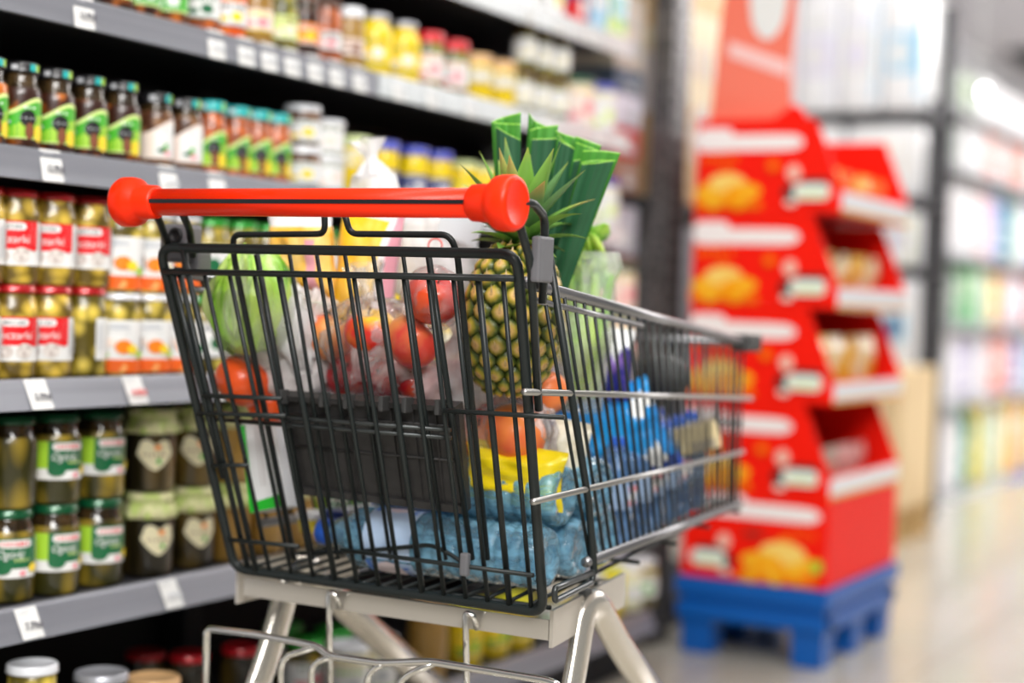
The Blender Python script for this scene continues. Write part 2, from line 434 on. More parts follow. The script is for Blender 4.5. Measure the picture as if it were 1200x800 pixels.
def lab_orange(a, r, h):
    W = r * 2.2; a.rect(-W, W, .2 * h, .68 * h, PAPER, 22); a.rect(-W, W, .05 * h, .21 * h, mat('orange_sauce_print', (.85, .13, .01), .35, coat=.3, col2=(.95, .45, .15), scale=60, ramp=(.55, .7)), 22)
    a.oval(-r * .1, .6 * h, r * .55, .035 * h, PALEINK); a.bars(-r * .6, r * .5, .53 * h, .55 * h, 9, PALEINK)
    a.oval(r * .15, .36 * h, r * .38, .085 * h, ORANGE_P); a.oval(r * .55, .33 * h, r * .25, .06 * h, YELLOW_P); a.oval(-r * .45, .41 * h, r * .25, .05 * h, BLUSH_P)
    a.oval(-r * .75, .26 * h, r * .3, .045 * h, GREEN_L); a.oval(r * .95, .27 * h, r * .22, .05 * h, GREEN_L)
    a.bars(r * 1.2, r * 1.85, .3 * h, .48 * h, 9, INK)
def lab_pickle(a, r, h):
    W = r * 1.9; a.rect(-W, W, .28 * h, .70 * h, PAPER, 22)
    a.rect(-W, -r * .25, .40 * h, .70 * h, GREEN_L, 12); a.rect(-r * .3, r * 1.5, .38 * h, .70 * h, GREEN_D, 12)
    a.cap(-r * .15, r * 1.15, .60 * h, .685 * h, PAPER); a.bars(-r * .02, r * 1.02, .62 * h, .665 * h, 8, RED_P)
    a.text('Ogórki', r * .32, .53 * h, .012, PAPER, .25, wmax=r * .95); a.bars(r * .45, r * 1.1, .455 * h, .485 * h, 5, GREEN_P)
    a.oval(r * .02, .38 * h, r * .32, .06 * h, GREEN_D); a.oval(r * 1.25, .38 * h, r * .25, .05 * h, YELLOW_P); a.oval(r * .75, .33 * h, r * .12, .03 * h, PINK_P)
    a.bars(-r * 1.7, -r * .8, .30 * h, .38 * h, 10, PALEINK)
def lab_heart(a, r, h):
    f = lambda u: .46 * h + .20 * h * abs(math.sin(min(1, abs(u) / (r * .75)) * PI * .5 + .5)) * (1 - .1 * abs(u) / r)
    a.strip(-r * .75, r * .75, lambda u: .46 * h - .19 * h * (1 - (abs(u) / (r * .75)) ** 1.5), lambda u: .46 * h + .17 * h * (.62 + .38 * math.sin(min(1, abs(u) / (r * .75)) * PI)) * (1 - max(0, abs(u) / (r * .75) - .8) * 4.2), CREAM_P, 20)
    a.bars(-r * .5, r * .5, .44 * h, .47 * h, 6, BROWN_P); a.oval(r * .1, .54 * h, .006, .004, ORANGE_P); a.oval(r * .15, .38 * h, .004, .005, GREEN_M)
def lab_generic(bg, c1, c2, lo=.2, hi=.66):
    def f(a, r, h):
        a.rect(-r * 2.2, r * 2.2, lo * h, hi * h, bg, 22); a.oval(r * .25, (lo + hi) / 2 * h - .03 * h, r * .36, (hi - lo) * .2 * h, c1); a.rect(-r * .9, -r * .25, (lo + .08) * h, (lo + .3 * (hi - lo) + .04) * h, c1, 4); a.rect(-r * 2.2, r * 2.2, lo * h, (lo + .02) * h, c2, 20)
        a.bars(-r * .7, r * .8, (hi - .1) * h, (hi - .04) * h, 6, c2); a.bars(-r * .6, r * .7, (lo + .03) * h, (lo + .06) * h, 7, PALEINK)
    return f
def jar_parts(r, h, body, lid, lab, lidh=.013, neck=.82, style='twist', yaw=0, patch=None, sh=.76):
    P = {}
    if style == 'tub': prof = [(0, 0), (r * .86, 0), (r * .9, .003), (r * .98, h - lidh), (0, h - lidh)]
    else: prof = [(0, .002), (r * .8, 0), (r * .93, .002), (r, .008), (r, h * (sh - .06)), (r * .985, h * (sh - .02)), (r * .93, h * (sh + .03)), (r * neck * 1.02, h * (sh + .09)), (r * neck, h * (sh + .12)), (r * neck, h - lidh * .6), (0, h - lidh * .6)]
    mb = MB(); v, f = lathe(prof, 24); mb.add((v, f), 0, True)
    nk = h * (sh + .05)
    for i, q in enumerate(mb.f):
        z = sum(mb.v[k].z for k in q) / len(q)
        if style != 'tub' and z > nk: mb.m[i] = 1
    P['glass_body'] = (mb, [body, GLASSN if body in (C_SAUCE, C_CHUT, C_PICKLE, C_BRINE) else body])
    mb = MB(); rl = r * neck + .0025
    if style == 'cloth':
        R = r * 1.04; z1 = h
        def wav(a, z): return 1 + (.09 * math.sin(a * 9) + .05 * math.sin(a * 5 + 1)) * max(0, min(1, (h * .93 - z) / (h * .16)))
        mb.add(lathe([(R * 1.07, h * .70), (R * 1.06, h * .76), (R * .98, h * .85), (R * .90, h * .885), (R * .955, h * .90), (R * .955, h * .97), (R * .9, h * .99), (R * .6, h), (0, h)], 48, wav), 0, True)
    elif style == 'tub':
        rl = r + .0015
        mb.add(lathe([(rl, h - lidh), (rl + .001, h - lidh + .001), (rl, h - .002), (rl - .003, h), (rl - .006, h - .002), (0, h - .002)], 28), 0, True)
    else:
        mb.add(lathe([(rl, h - lidh), (rl + .0012, h - lidh + .0015), (rl + .0002, h - lidh + .004), (rl, h - .002), (rl - .002, h), (rl - .005, h), (rl - .006, h - .0012), (0, h - .0012)], 28), 0, True)
        if patch:
            a = Art(round_map(rl, yaw))
            a.rect(.45 * rl, .85 * rl, h - lidh + .003, h - .003, LID_TEAL, 6); a.rect(.85 * rl, 1.15 * rl, h - lidh + .003, h - .003, GREEN_L, 5); a.rect(-.6 * rl, -.25 * rl, h - lidh + .004, h - .005, PALEINK, 3)
            mats = [lid] + a.mats
            for q, mi in zip(a.mb.f, a.mb.m): pass
            mb.add((a.mb.v, a.mb.f), 0); n = len(a.mb.f); mb.m[-n:] = [k + 1 for k in a.mb.m]
            P['lid'] = (mb, mats)
    if 'lid' not in P: P['lid'] = (mb, [lid])
    if lab:
        a = Art(round_map(r, yaw)); lab(a, r, h); P['label'] = (a.mb, a.mats)
    return {k: m.mesh('jar_' + k, ms) for k, (m, ms) in P.items()}
JARS = {}
def kind(key, name, cat, *a, **k): JARS[key] = (name, cat, a[0], a[1], jar_parts(*a, **k))
def place_jar(key, x, y, z, label, group, yaw=0):
    name, cat, r, h, P = JARS[key]
    t = thing(name, label, cat, (x, y, z), group, (0, 0, yaw))
    for k, me in P.items():
        link({'label': 'paper_label', 'lid': 'lid', 'glass_body': 'glass_body'}[k], me, t)
    return t
ORD = ['first', 'second', 'third', 'fourth', 'fifth', 'sixth', 'seventh', 'eighth', 'ninth', 'tenth', 'eleventh', 'twelfth']
def y_at(u, x, z):
    lo, hi = .8, 14.
    for k in range(40):
        y = (lo + hi) / 2; q = ROT.transposed() @ (Vector((x, y, z)) - CAM)
        if 600 + F_PX * q.x / -q.z < u: lo = y
        else: hi = y
    return (lo + hi) / 2
def run(shelf, key, us, desc, stack=1, yaw=(-.75, .25), keys=None, minY=None, back=.008):
    z0 = SHELVES[shelf][1] - .003; ends = ('near end' if shelf != 'x' else '')
    name, cat, r, h, P = JARS[key]
    grp = f'{desc.replace(" jar", " jars").replace(" tub", " tubs")} on the {WHERE[shelf]}'
    for i, u in enumerate(us):
        x = SX - .012 - back - r + rnd.uniform(-.004, .004)
        y = y_at(u, x, z0 + h * .4); z = z0
        for s in range(stack):
            k = keys[(i * stack + s) % len(keys)] if keys else key
            lead = '' if stack == 1 else ('lower ' if s == 0 else 'upper ')
            lab = f'{lead}{desc} on the {WHERE[shelf]}' if len(us) == 1 else f'{lead}{desc}, {ORD[i]} from near end, {WHERE[shelf]}'
            place_jar(k, x + rnd.uniform(-.002, .002), y, z, lab, grp, yaw[0] + rnd.uniform(-yaw[1], yaw[1]))
            z += JARS[k][3] + .0005

kind('sauce', 'sauce_jar', 'jar', .030, .128, C_SAUCE, LID_K, lab_green, lidh=.016, neck=.78, patch=1, sh=.68)
kind('chut', 'chutney_jar', 'jar', .029, .122, C_CHUT, LID_K, lab_white, lidh=.018, neck=.8, patch=1, sh=.72)
kind('sauce2', 'sauce_jar', 'jar', .027, .124, C_RED, LID_TEAL, lab_green, lidh=.018, neck=.85, patch=1, sh=.68)
kind('mush', 'mushroom_jar', 'jar', .037, .138, C_CARROT, LID_R, lab_red, neck=.86, lidh=.012, sh=.78)
kind('mush_bare', 'mushroom_jar', 'jar', .037, .138, C_MUSH, LID_R, lambda a, r, h: (a.rect(r * .9, r * 2.1, .2 * h, .66 * h, PAPER, 8), a.bars(r * 1.0, r * 1.3, .3 * h, .6 * h, 6, PALEINK)), neck=.86, lidh=.012, sh=.78)
kind('veg', 'vegetable_jar', 'jar', .037,   .130, C_MUSH, LID_W, lab_orange, neck=.9, lidh=.010, sh=.82)
kind('greenveg', 'vegetable_jar', 'jar', .037, .130, C_MUSH, LID_GB, lab_generic(PAPER, GREEN_D, INK), neck=.88)
kind('pick', 'pickle_jar', 'jar', .040, .137, C_PICKLE, LID_G, lab_pickle, neck=.84, lidh=.013, sh=.74)
kind('pick_bare', 'pickle_jar', 'jar', .040, .137, C_PICKLE, LID_G, None, neck=.84, lidh=.013, sh=.74)
kind('cloth', 'pickle_jar', 'jar', .040, .137, C_BRINE, CLOTH, lab_heart, style='cloth', neck=.8, sh=.72)
kind('honey', 'honey_jar', 'jar', .036, .137, C_TAN, CLOTH, None, style='cloth', neck=.8, sh=.74)
kind('mayow', 'relish_jar', 'jar', .034, .075, C_CHUT, LID_W, lab_generic(PAPER, YELLOW_P, GREEN_D, .1, .62), neck=.95, sh=.82)
kind('relg', 'relish_tub', 'tub', .036, .066, C_MAYO, LID_W, lab_generic(PAPER, BLUSH_P, GREEN_D, .06, .78), style='tub', lidh=.012)
kind('mustl', 'mustard_jar', 'jar', .034, .112, C_YEL, LID_LIME, lab_generic(CREAM_P, YELLOW_P, PALEINK, .48, .74), neck=.9, lidh=.022, sh=.78)
kind('mustb', 'mustard_jar', 'jar', .030, .112, C_YEL, LID_B, lab_generic(NAVY_P, PAPER, PAPER, .1, .5), neck=.95, lidh=.018, sh=.78)
kind('musty', 'mustard_jar', 'jar', .032, .100, C_YEL, LID_LIME, lab_generic(YELLOW_P, CREAM_P, GREEN_L, .15, .6), neck=.9, sh=.8)
kind('mustt', 'mustard_jar', 'jar', .036, .125, C_YEL, LID_GR, lab_generic(YELLOW_P, PAPER, GREEN_D, .2, .62), neck=.75, lidh=.012, sh=.74)
kind('redl', 'relish_jar', 'jar', .033, .118, C_OLIVE, LID_RB, lab_generic(PAPER, PINK_P, ORANGE_P, .15, .62), neck=.95, lidh=.022, sh=.8)
kind('tanl', 'relish_jar', 'jar', .036, .105, C_YEL, LID_T, lab_generic(CREAM_P, PAPER, BROWN_P, .4, .72), neck=.92, lidh=.022, sh=.82)
kind('olive', 'olive_jar', 'jar', .027, .098, C_OLIVE, LID_BR, lab_generic(PAPER, CREAM_P, PALEINK, .2, .72), neck=.8)
kind('spread1', 'spread_jar', 'jar', .031, .115, C_SAUCE, LID_G, lab_generic(GREEN_M, PAPER, GREEN_P, 0.2, 0.56), neck=.86)
kind('spread2', 'spread_jar', 'jar', .031, .115, C_RED, LID_T, lab_generic(PAPER, GREEN_D, GREEN_D, 0.22, 0.58), neck=.86)
kind('spread3', 'spread_jar', 'jar', .031, .115, C_ORANGE, LID_R, lab_generic(PAPER, YELLOW_P, INK, 0.22, 0.58), neck=.86)
kind('spread4', 'spread_jar', 'jar', .031, .118, C_TAN, LID_T, lab_generic(BLUSH_P, PINK_P, YELLOW_P, 0.24, 0.56), neck=.86)
kind('spread5', 'spread_jar', 'jar', .030, .118, C_OLIVE, LID_LIME, lab_generic(GREEN_P, BLUSH_P, BROWN_P, 0.2, 0.58), neck=.86)
kind('spread6', 'spread_jar', 'jar', .028, .118, C_SAUCE, LID_BR, lab_generic(ORANGE_P, YELLOW_P, PAPER, 0.24, 0.56), neck=.86)
kind('spread7', 'spread_jar', 'jar', .031, .118, C_RED, LID_BR, lab_generic(PAPER, PINK_P, INK, 0.22, 0.52), neck=.9)
kind('spread8', 'spread_jar', 'jar', .030, .120, C_TAN, LID_W, lab_generic(BLUSH_P, BROWN_P, BROWN_P, 0.22, 0.5), neck=.9, lidh=.02)
kind('pinkl', 'dressing_tub', 'tub', .05, .12, C_MAYO, LID_G, lab_generic(BLUSH_P, PINK_P, YELLOW_P, .05, .8), style='tub', lidh=.014)
kind('mayo', 'mayonnaise_tub', 'tub', .045, .12, C_MAYO, LID_B, lab_generic(PAPER, GREEN_P, PALEINK, .05, .72), style='tub', lidh=.016)

# third shelf: green-labelled sauces and on to the mustards
run('third', 'sauce', (-16, 24, 64, 103, 141), 'green-labelled sauce jar with black lid')
run('third', 'chut', (182, 217), 'white-labelled chutney jar with black lid')
run('third', 'sauce2', (246, 275, 301, 323), 'small green-labelled jar with teal lid')
run('third', 'mayow', (352,), 'white-lidded relish jar', stack=2)
run('third', 'relg', (379,), 'white relish tub with white lid', stack=2)
run('third', 'mustl', (415,), 'yellow mustard jar with pale green lid')
run('third', 'mustb', (449, 483, 513), 'yellow mustard jar with blue lid')
run('third', 'musty', (541, 566, 592), 'plain yellow mustard jar')
run('third', 'tanl', (622, 645, 668), 'pale relish jar with tan lid')
run('third', 'mayo', (676, 703), 'white mayonnaise tub')
# second shelf
run('second', 'spread1', (135, 165, 199), 'green-labelled spread jar with dark lid')
run('second', 'spread2', (236,), 'white-labelled spread jar with red-orange filling')
run('second', 'spread3', (268,), 'spread jar with yellow-spotted white label')
run('second', 'spread4', (300,), 'tan-lidded spread jar with blush label')
run('second', 'spread5', (330,), 'lime-labelled spread jar with pale lid')
run('second', 'spread6', (356,), 'slim orange-labelled jar with brown lid')
run('second', 'spread7', (381,), 'brown-lidded jar with pink spot on its label')
run('second', 'spread8', (408,), 'white-lidded tan jar with blush label')
run('second', 'mustt', (438, 471), 'tall yellow mustard jar with grey lid')
run('second', 'redl', (500, 530), 'red-lidded relish jar')
run('second', 'tanl', (557, 585), 'tan-lidded yellow relish jar')
run('second', 'olive', (612, 632, 652), 'slim brown-lidded olive jar', stack=2)
run('second', 'pinkl', (672,), 'blush-labelled dressing tub with green lid')
run('second', 'mayo', (700,), 'wide white tub with blue lid')
# fourth shelf
run('fourth', 'mush', (-30, 13, 56, 97), 'red-lidded jar of mushrooms', stack=2, keys=['mush', 'mush', 'mush', 'mush', 'mush', 'mush', 'mush_bare', 'mush'], yaw=(-.9, .35))
run('fourth', 'veg', (137, 173, 206), 'white-lidded jar with orange vegetable label', stack=2, yaw=(-.8, .25))
run('fourth', 'greenveg', (240, 274, 307, 338, 369, 398), 'green-lidded vegetable jar', stack=2)
run('fourth', 'tanl', (430, 462, 493, 522), 'tan-lidded yellow jar', stack=2)
run('fourth', 'redl', (552, 580, 607, 632), 'red-lidded relish jar')
run('fourth', 'tanl', (656, 680), 'pale tan-lidded jar', stack=2)
run('fourth', 'pinkl', (698, 720), 'blush tub with green lid', stack=2)
# fifth shelf
run('fifth', 'pick', (-44, 8, 61, 113), 'green-lidded pickle jar', stack=2, keys=['pick', 'pick', 'pick', 'pick_bare', 'pick', 'pick', 'pick', 'pick'], yaw=(-.75, .2))
run('fifth', 'cloth', (174, 222), 'pickle jar with cream cloth cap', stack=2, yaw=(-.55, .2))
run('fifth', 'honey', (268, 308, 346), 'tan honey jar with cream cloth cap', stack=2)
run('fifth', 'pick', (384, 420, 455), 'green-lidded cucumber jar behind the trolley', stack=2)
run('fifth', 'mustt', (490, 520, 550, 578, 605), 'grey-lidded yellow jar')
run('fifth', 'olive', (628, 650, 670, 690, 709, 727), 'slim olive jar')
# bottom shelf, seen from above: placed by where each lid is
kind('bwt', 'onion_jar', 'jar', .038, .205, C_MUSH, LID_W, lab_generic(PAPER, GREEN_M, GREEN_D), neck=.9)
kind('bw', 'onion_jar', 'jar', .040, .115, C_MUSH, LID_W, lab_generic(PAPER, GREEN_M, GREEN_D), neck=.86)
kind('bg', 'beetroot_jar', 'jar', .040, .172, C_SAUCE, LID_GR, None, neck=.95)
kind('bt', 'relish_jar', 'jar', .040, .143, C_TAN, LID_T, None, neck=.98)
kind('br', 'paprika_jar', 'jar', .036, .115, C_BRINE, LID_RB, None, neck=.9)
kind('bgw', 'salad_jar', 'jar', .037, .115, C_PICKLE, LID_GB, lab_generic(PAPER, PINK_P, GREEN_D), neck=.92)
kind('bww', 'salad_jar', 'jar', .040, .115, C_MAYO, LID_W, lab_generic(PAPER, PALEINK, GREEN_L), neck=.95)
kind('by', 'mustard_jar', 'jar', .036, .115, C_YEL, LID_Y, lab_generic(YELLOW_P, GREEN_M, GREEN_D), neck=.95)
zE = SHELVES['bottom'][1] - .003
def bottom(key, u, v, label, rows=None):
    h = JARS[key][3]; q = on_z(u, v, zE + h); x = min(q.x, SXE - .022 - JARS[key][2]); x = max(x, SB + .05)
    y = y_at(u, x, zE + h) if x != q.x else q.y
    y = max(y, YS + .05)
    place_jar(key, x, y, zE, label, 'jars on the bottom shelf', -.7 + rnd.uniform(-.3, .3))
bottom('bwt', 38, 776, 'white-lidded onion jar nearest on the bottom shelf')
bottom('bg', 119, 786, 'grey-lidded dark jar on the bottom shelf by the white lid')
bottom('bt', 180, 792, 'flat tan-lidded jar on the bottom shelf beside the grey lid')
bottom('br', 171, 762, 'dark red-lidded jar deep in the bottom shelf, nearest of two')
bottom('br', 222, 764, 'bright red-lidded jar deep in the bottom shelf, second of two')
bottom('br', 283, 756, 'red-lidded jar beside the trolley leg on the bottom shelf')
bottom('bgw', 332, 729, 'salad jar with green lid, rearmost of three under the trolley')
bottom('bgw', 392, 736, 'salad jar with green lid, farthest along of three under the trolley')
bottom('bgw', 357, 748, 'salad jar with green lid, foremost of three under the trolley')
bottom('bww', 441, 768, 'white-lidded salad jar under the trolley beam')
bottom('bww', 408, 792, 'white-lidded salad jar at the front edge of the bottom shelf')
bottom('bt', 502, 730, 'tan-lidded jar behind the diagonal trolley leg')
bottom('by', 545, 748, 'yellow-lidded mustard jar, nearest of the yellow lids')
bottom('by', 578, 741, 'yellow-lidded mustard jar, second of the yellow lids')
bottom('by', 606, 735, 'yellow-lidded mustard jar, third of the yellow lids')
bottom('bw', 650, 712, 'white-lidded jar below the corner of the basket')
bottom('bw', 690, 692, 'white-lidded jar below the basket side, fourth from the far end')
bottom('by', 715, 680, 'yellow-lidded mustard jar far along the bottom shelf')
bottom('bww', 735, 668, 'white-lidded jar far along the bottom shelf, beside the yellow lid')
bottom('bw', 752, 655, 'white-lidded jar at the far end of the bottom shelf')
# cartons on the topmost shelf
def carton(name, label, group, ctr, size, mats, rot=0, cat='carton', art=None):
    t = thing(name, label, cat, (ctr[0], ctr[1], ctr[2] - size[2] / 2), group, (0, 0, rot))
    link('body', MB().add(box((0, 0, size[2] / 2), size, .004)).mesh('carton_body', [mats[0]]), t)
    a = Art(plane_map((size[0] / 2 + .0005, 0, size[2] / 2), (0, 1, 0), (0, 0, 1), (1, 0, 0)))
    w, h = size[1] * .46, size[2] * .46
    a.rect(-w, w, -h * .2, h * .7, mats[1], 2); a.oval(w * .2, -h * .45, w * .45, h * .3, mats[2]); a.bars(-w * .7, w * .7, h * .1, h * .4, 5, mats[2])
    b = Art(plane_map((0, -size[1] / 2 - .0005, size[2] / 2), (1, 0, 0), (0, 0, 1), (0, -1, 0)))
    w = size[0] * .46; b.rect(-w, w, -h * .3, h * .5, mats[1], 2); b.oval(0, 0, w * .5, h * .3, mats[2])
    link('printed_panel', a.mb.mesh('art', a.mats), t); link('printed_panel', b.mb.mesh('art', b.mats), t)
    return t
SKY_P = mat('sky_print', (.35, .62, .82), .4, coat=.3)
zT = SHELVES['topmost'][1]
for u, w, h, ms, lb in ((585, .09, .16, (WHITE, PAPER, SKY_P), 'white carton with sky-blue print nearest on the topmost shelf'), (618, .09, .15, (WHITE, PAPER, PALEINK), 'plain white carton on the topmost shelf'),
                        (652, .08, .17, (WHITE, CREAM_P, YELLOW_P), 'white carton with cream panel on the topmost shelf'), (680, .07, .16, (RED_P, NAVY_P, PAPER), 'red and navy carton on the topmost shelf'),
                        (702, .08, .15, (SKY_P, PAPER, SKY_P), 'sky-blue carton on the topmost shelf beside the red one'), (725, .09, .14, (GREEN_P, SKY_P, GREEN_M), 'pale green carton at the far end of the topmost shelf')):
    carton('carton', lb, 'cartons on the topmost shelf', (SX - .08, y_at(u, SX - .03, zT), zT - .003 + h / 2), (.1, w, h), ms)
# ---------------------------------------------------------------- the shopping trolley
WIRE = mat('dark_coated_wire', (.012, .016, .016), .42, 0, coat=.05, spec=.35)
STEEL = mat('zinc_side_wire', (.26, .26, .27), .3, .9)
DARKSTEEL = mat('dark_steel_wire', (.05, .055, .055), .3, .6)
CHROME = mat('chrome_wire', (.72, .71, .68), .16, 1)
FRAME = mat('champagne_painted_steel', (.56, .52, .46), .3, .55, coat=.3)
ORANGE = mat('orange_red_plastic', (.93, .026, .001), .35, coat=.06, spec=.25)
STRIPE = mat('black_inlay', (.008, .008, .01), .4)
CLIP = mat('grey_plastic_clip', (.13, .13, .14), .45)
FLAP = mat('black_seat_plastic', (.028, .027, .027), .5, col2=(.036, .034, .034), scale=60)
RUBBER = mat('grey_rubber', (.055, .055, .055), .6)
cart = thing('shopping_trolley', 'dark wire supermarket trolley with orange handle, loaded with groceries', 'shopping trolley', (-1.2, 2.15, 0))
# rear gate plane: leans forward towards its foot
G0 = Vector((-1.211, 1.70, .956)); Gd = Vector((0, .15, -.449)); GN = Vector((1, 0, 0)).cross(Gd).normalized()
if GN.y < 0: GN = -GN
def gp(u, v, off=0): return on_plane(u, v, G0 + GN * off, GN)
R1, R2, R3 = .0066, .0042, .0031
mb = MB()
loop = fillet([gp(400, 293.5), gp(606, 297.5), gp(637, 718), gp(275, 666), gp(187, 290), gp(400, 293.5)], .022)
mb.add(tube(loop[:-1], R1, 10, True), 0, True)
part('gate_frame', mb, [WIRE], cart)
# gate grid: rails then uprights
def lerp(a, b, t): return a + (b - a) * t
rails = [((190, 318), (603, 326), R2), ((238, 463), (330, 467), R3), ((520, 481), (661, 489), R3), ((232, 484), (335, 487), R3), ((248, 545), (290, 545), R3), ((268, 632), (350, 640), R3), ((400, 644), (625, 674), R3)]
for a, b, r in rails: part('cross_wire', MB().add(tube([gp(*a, -.006), gp(*b, -.006)], r, 8), 0, True), [WIRE], cart)
NU = 14
for i in range(NU):
    t = (i + .5) / NU
    a = lerp(Vector((196, 319)), Vector((604, 326)), t); b = lerp(Vector((279, 669)), Vector((636, 719)), t)
    part('upright_wire', MB().add(tube([gp(*a, .0), gp(*b, .0)], R3 if i % 4 else R2, 8), 0, True), [WIRE], cart)
# left-hand pair of wires running from the corner
for a, b in (((214, 292), (300, 668)), ((202, 320), (262, 560))):
    part('upright_wire', MB().add(tube([gp(*a, -.004), gp(*b, -.004)], R2, 8), 0, True), [WIRE], cart)
# folded child-seat frame lying against the gate
def seat(pts, r=R2, off=.022, rad=.012): return tube(fillet([gp(*q, off) for q in pts], rad), r, 8)
mb = MB()
mb.add(seat([(380, 246), (381, 274), (273, 275), (274, 300), (345, 655)]), 0, True)
mb.add(seat([(403, 246), (410, 274), (527, 275), (536, 297), (571, 655)]), 0, True)
mb.add(seat([(301, 298), (366, 655)]), 0, True); mb.add(seat([(502, 298), (553, 655)]), 0, True)
mb.add(seat([(352, 648), (420, 646), (505, 638), (530, 650), (545, 662)], R3), 0, True)
part('seat_frame', mb, [WIRE], cart)
for x0 in (339, 371, 404, 437, 472):
    part('seat_wire', MB().add(tube([gp(x0, 296, .022), gp(x0 + 54 - (x0 - 400) * .05, 655, .022)], R3 * .9, 8), 0, True), [WIRE], cart)
mb = MB()
q = [gp(332, 461, .03), gp(537, 474, .03), gp(547, 600, .03), gp(355, 577, .03)]
vs = q + [p + GN * .012 for p in q]
mb.add((vs, [[0, 3, 2, 1], [4, 5, 6, 7], [0, 1, 5, 4], [1, 2, 6, 5], [2, 3, 7, 6], [3, 0, 4, 7]]))
def fl(s, t, off): return lerp(lerp(q[0], q[1], s), lerp(q[3], q[2], s), t) - GN * off
for t0, t1, o in ((0, .05, .008), (.93, 1.0, .006)):
    vs = [fl(0, t0, 0), fl(1, t0, 0), fl(1, t1, 0), fl(0, t1, 0), fl(0, t0, o), fl(1, t0, o), fl(1, t1, o), fl(0, t1, o)]
    mb.add((vs, [[4, 7, 6, 5], [0, 1, 5, 4], [1, 2, 6, 5], [2, 3, 7, 6], [3, 0, 4, 7]]))
for i in range(1, 8):
    s = i / 8; w = .006
    vs = [fl(s - w, .05, .0), fl(s + w, .05, .0), fl(s + w, .93, .0), fl(s - w, .93, .0), fl(s - w * .6, .06, .003), fl(s + w * .6, .06, .003), fl(s + w * .6, .92, .003), fl(s - w * .6, .92, .003)]
    mb.add((vs, [[4, 7, 6, 5], [0, 1, 5, 4], [1, 2, 6, 5], [2, 3, 7, 6], [3, 0, 4, 7]]))
for t in (.20, .52): mb.add(tube([fl(.02, t, .001), fl(.98, t, .001)], .0022, 6), 0, True)
flap = part('seat_flap', mb, [FLAP], cart, 'black plastic seat flap')
for s in (.03, .28, .42, .62, .75, .93):
    mb = MB(); a = fl(s, .0, .012); mb.add(box(a, (.007, .02, .020), .002)); part('hinge_clip', mb, [mat('dark_clip', (.05, .05, .05), .5)], flap, org=cart.location)
mb = MB()
for t, o in ((.17, .024), (.24, .024)): mb.add(tube([fl(-.45, t - .0, o), fl(1.0, t, o)], R3, 8), 0, True)
part('flap_wire', mb, [DARKSTEEL], cart)
part('lock_tab', MB().add(box(gp(545, 661, -.008), (.012, .010, .030), .003)), [CLIP], cart)

# sides
BR, BF = Vector((-.945, 1.93, .563)), Vector((-1.013, 2.66, .568))
TR, TF = Vector((-.942, 1.76, .921)), Vector((-1.013, 2.66, .844))
CX = -1.211
def mir(p): return Vector((2 * CX - p.x, p.y, p.z))
def side(M, which):
    nrm = (TF - TR).cross(BR - TR).normalized()
    outw = -nrm if nrm.x < 0 else nrm
    o = lambda p, k=0: M(p + outw * k)
    top = MB().add(tube([o(TR + Vector((0, -.03, .003))), o(TF)], .0075, 10), 0, True)
    part('top_rail', top, [STEEL], cart)
    part('top_rail', MB().add(tube([o(lerp(TR, TF, .0) + Vector((0, 0, -.018))), o(lerp(TR, TF, .42) + Vector((0, 0, -.016)))], .004, 8), 0, True), [STEEL], cart)
    part('bottom_rail', MB().add(tube([o(BR), o(BF)], .007, 10), 0, True), [STEEL], cart)
    n = 27
    for i in range(n):
        t = (i + .6) / n
        part('side_wire', MB().add(tube([o(lerp(TR, TF, t)), o(lerp(BR, BF, t))], .0025, 7), 0, True), [WIRE if t < .45 else DARKSTEEL], cart)
    pl = lambda u, v: on_plane(u, v, TR + outw * .006, outw)
    for a, b in (((614, 459), (881, 467)), ((624, 588), (871, 529))) if which == 'r' else (((668, 461), (881, 467)), ((690, 572), (871, 529))):
        part('side_bar', MB().add(tube([M(pl(*a)), M(pl(*b))], .0042, 8), 0, True), [mat('satin_side_bar', (.40, .395, .38), .3, .95)], cart)
    # post, hooked loop and clip at the rear corner
    pts = [(644, 300), (690, 590), (696, 664), (690, 675), (653, 694), (650, 712)]
    if which == 'l': return pl
    part('corner_post', MB().add(tube(fillet([M(pl(*q)) for q in pts[:3]] + [M(pl(696, 672))], .01), .0052, 8), 0, True), [WIRE], cart)
    if which == 'l': return pl
    mb = MB().add(tube(fillet([M(pl(694, 671)), M(pl(650, 689)), M(pl(650, 704)), M(pl(694, 682)), M(pl(696, 664))], .006), .0042, 8), 0, True)
    part('nesting_loop', mb, [DARKSTEEL], cart)
    return pl
plR = side(lambda p: p, 'r'); side(mir, 'l')
# front and floor
mb = MB()
mb.add(tube([TF, mir(TF)], .007, 10), 0, True); mb.add(tube([BF, mir(BF)], .006, 10), 0, True)
mb.add(tube([lerp(TF, BF, .5), mir(lerp(TF, BF, .5))], .004, 8), 0, True)
part('front_frame', mb, [STEEL], cart)
for i in range(13):
    t = (i + .5) / 13; part('front_wire', MB().add(tube([lerp(TF, mir(TF), t), lerp(BF, mir(BF), t)], .0025, 7), 0, True), [DARKSTEEL], cart)
FL0, FL1 = gp(637, 712), gp(276, 664)
def floor_z(y): return .512 + (y - 1.85) / (2.66 - 1.85) * .05
mb = MB()
for i in range(15):
    t = (i + .5) / 15; mb.add(tube([lerp(Vector((-.972, 1.85, .512)), Vector((-1.45, 1.85, .512)), t), lerp(BF, mir(BF), t) + Vector((0, 0, -.006))], .0027, 7), 0, True)
for j in range(6):
    t = j / 5.; y = 1.88 + t * .77; w = .243 - .04 * t
    mb.add(tube([(CX - w, y, floor_z(y) - .006), (CX + w, y, floor_z(y) - .006)], .0032, 7), 0, True)
part('basket_floor', mb, [WIRE], cart)
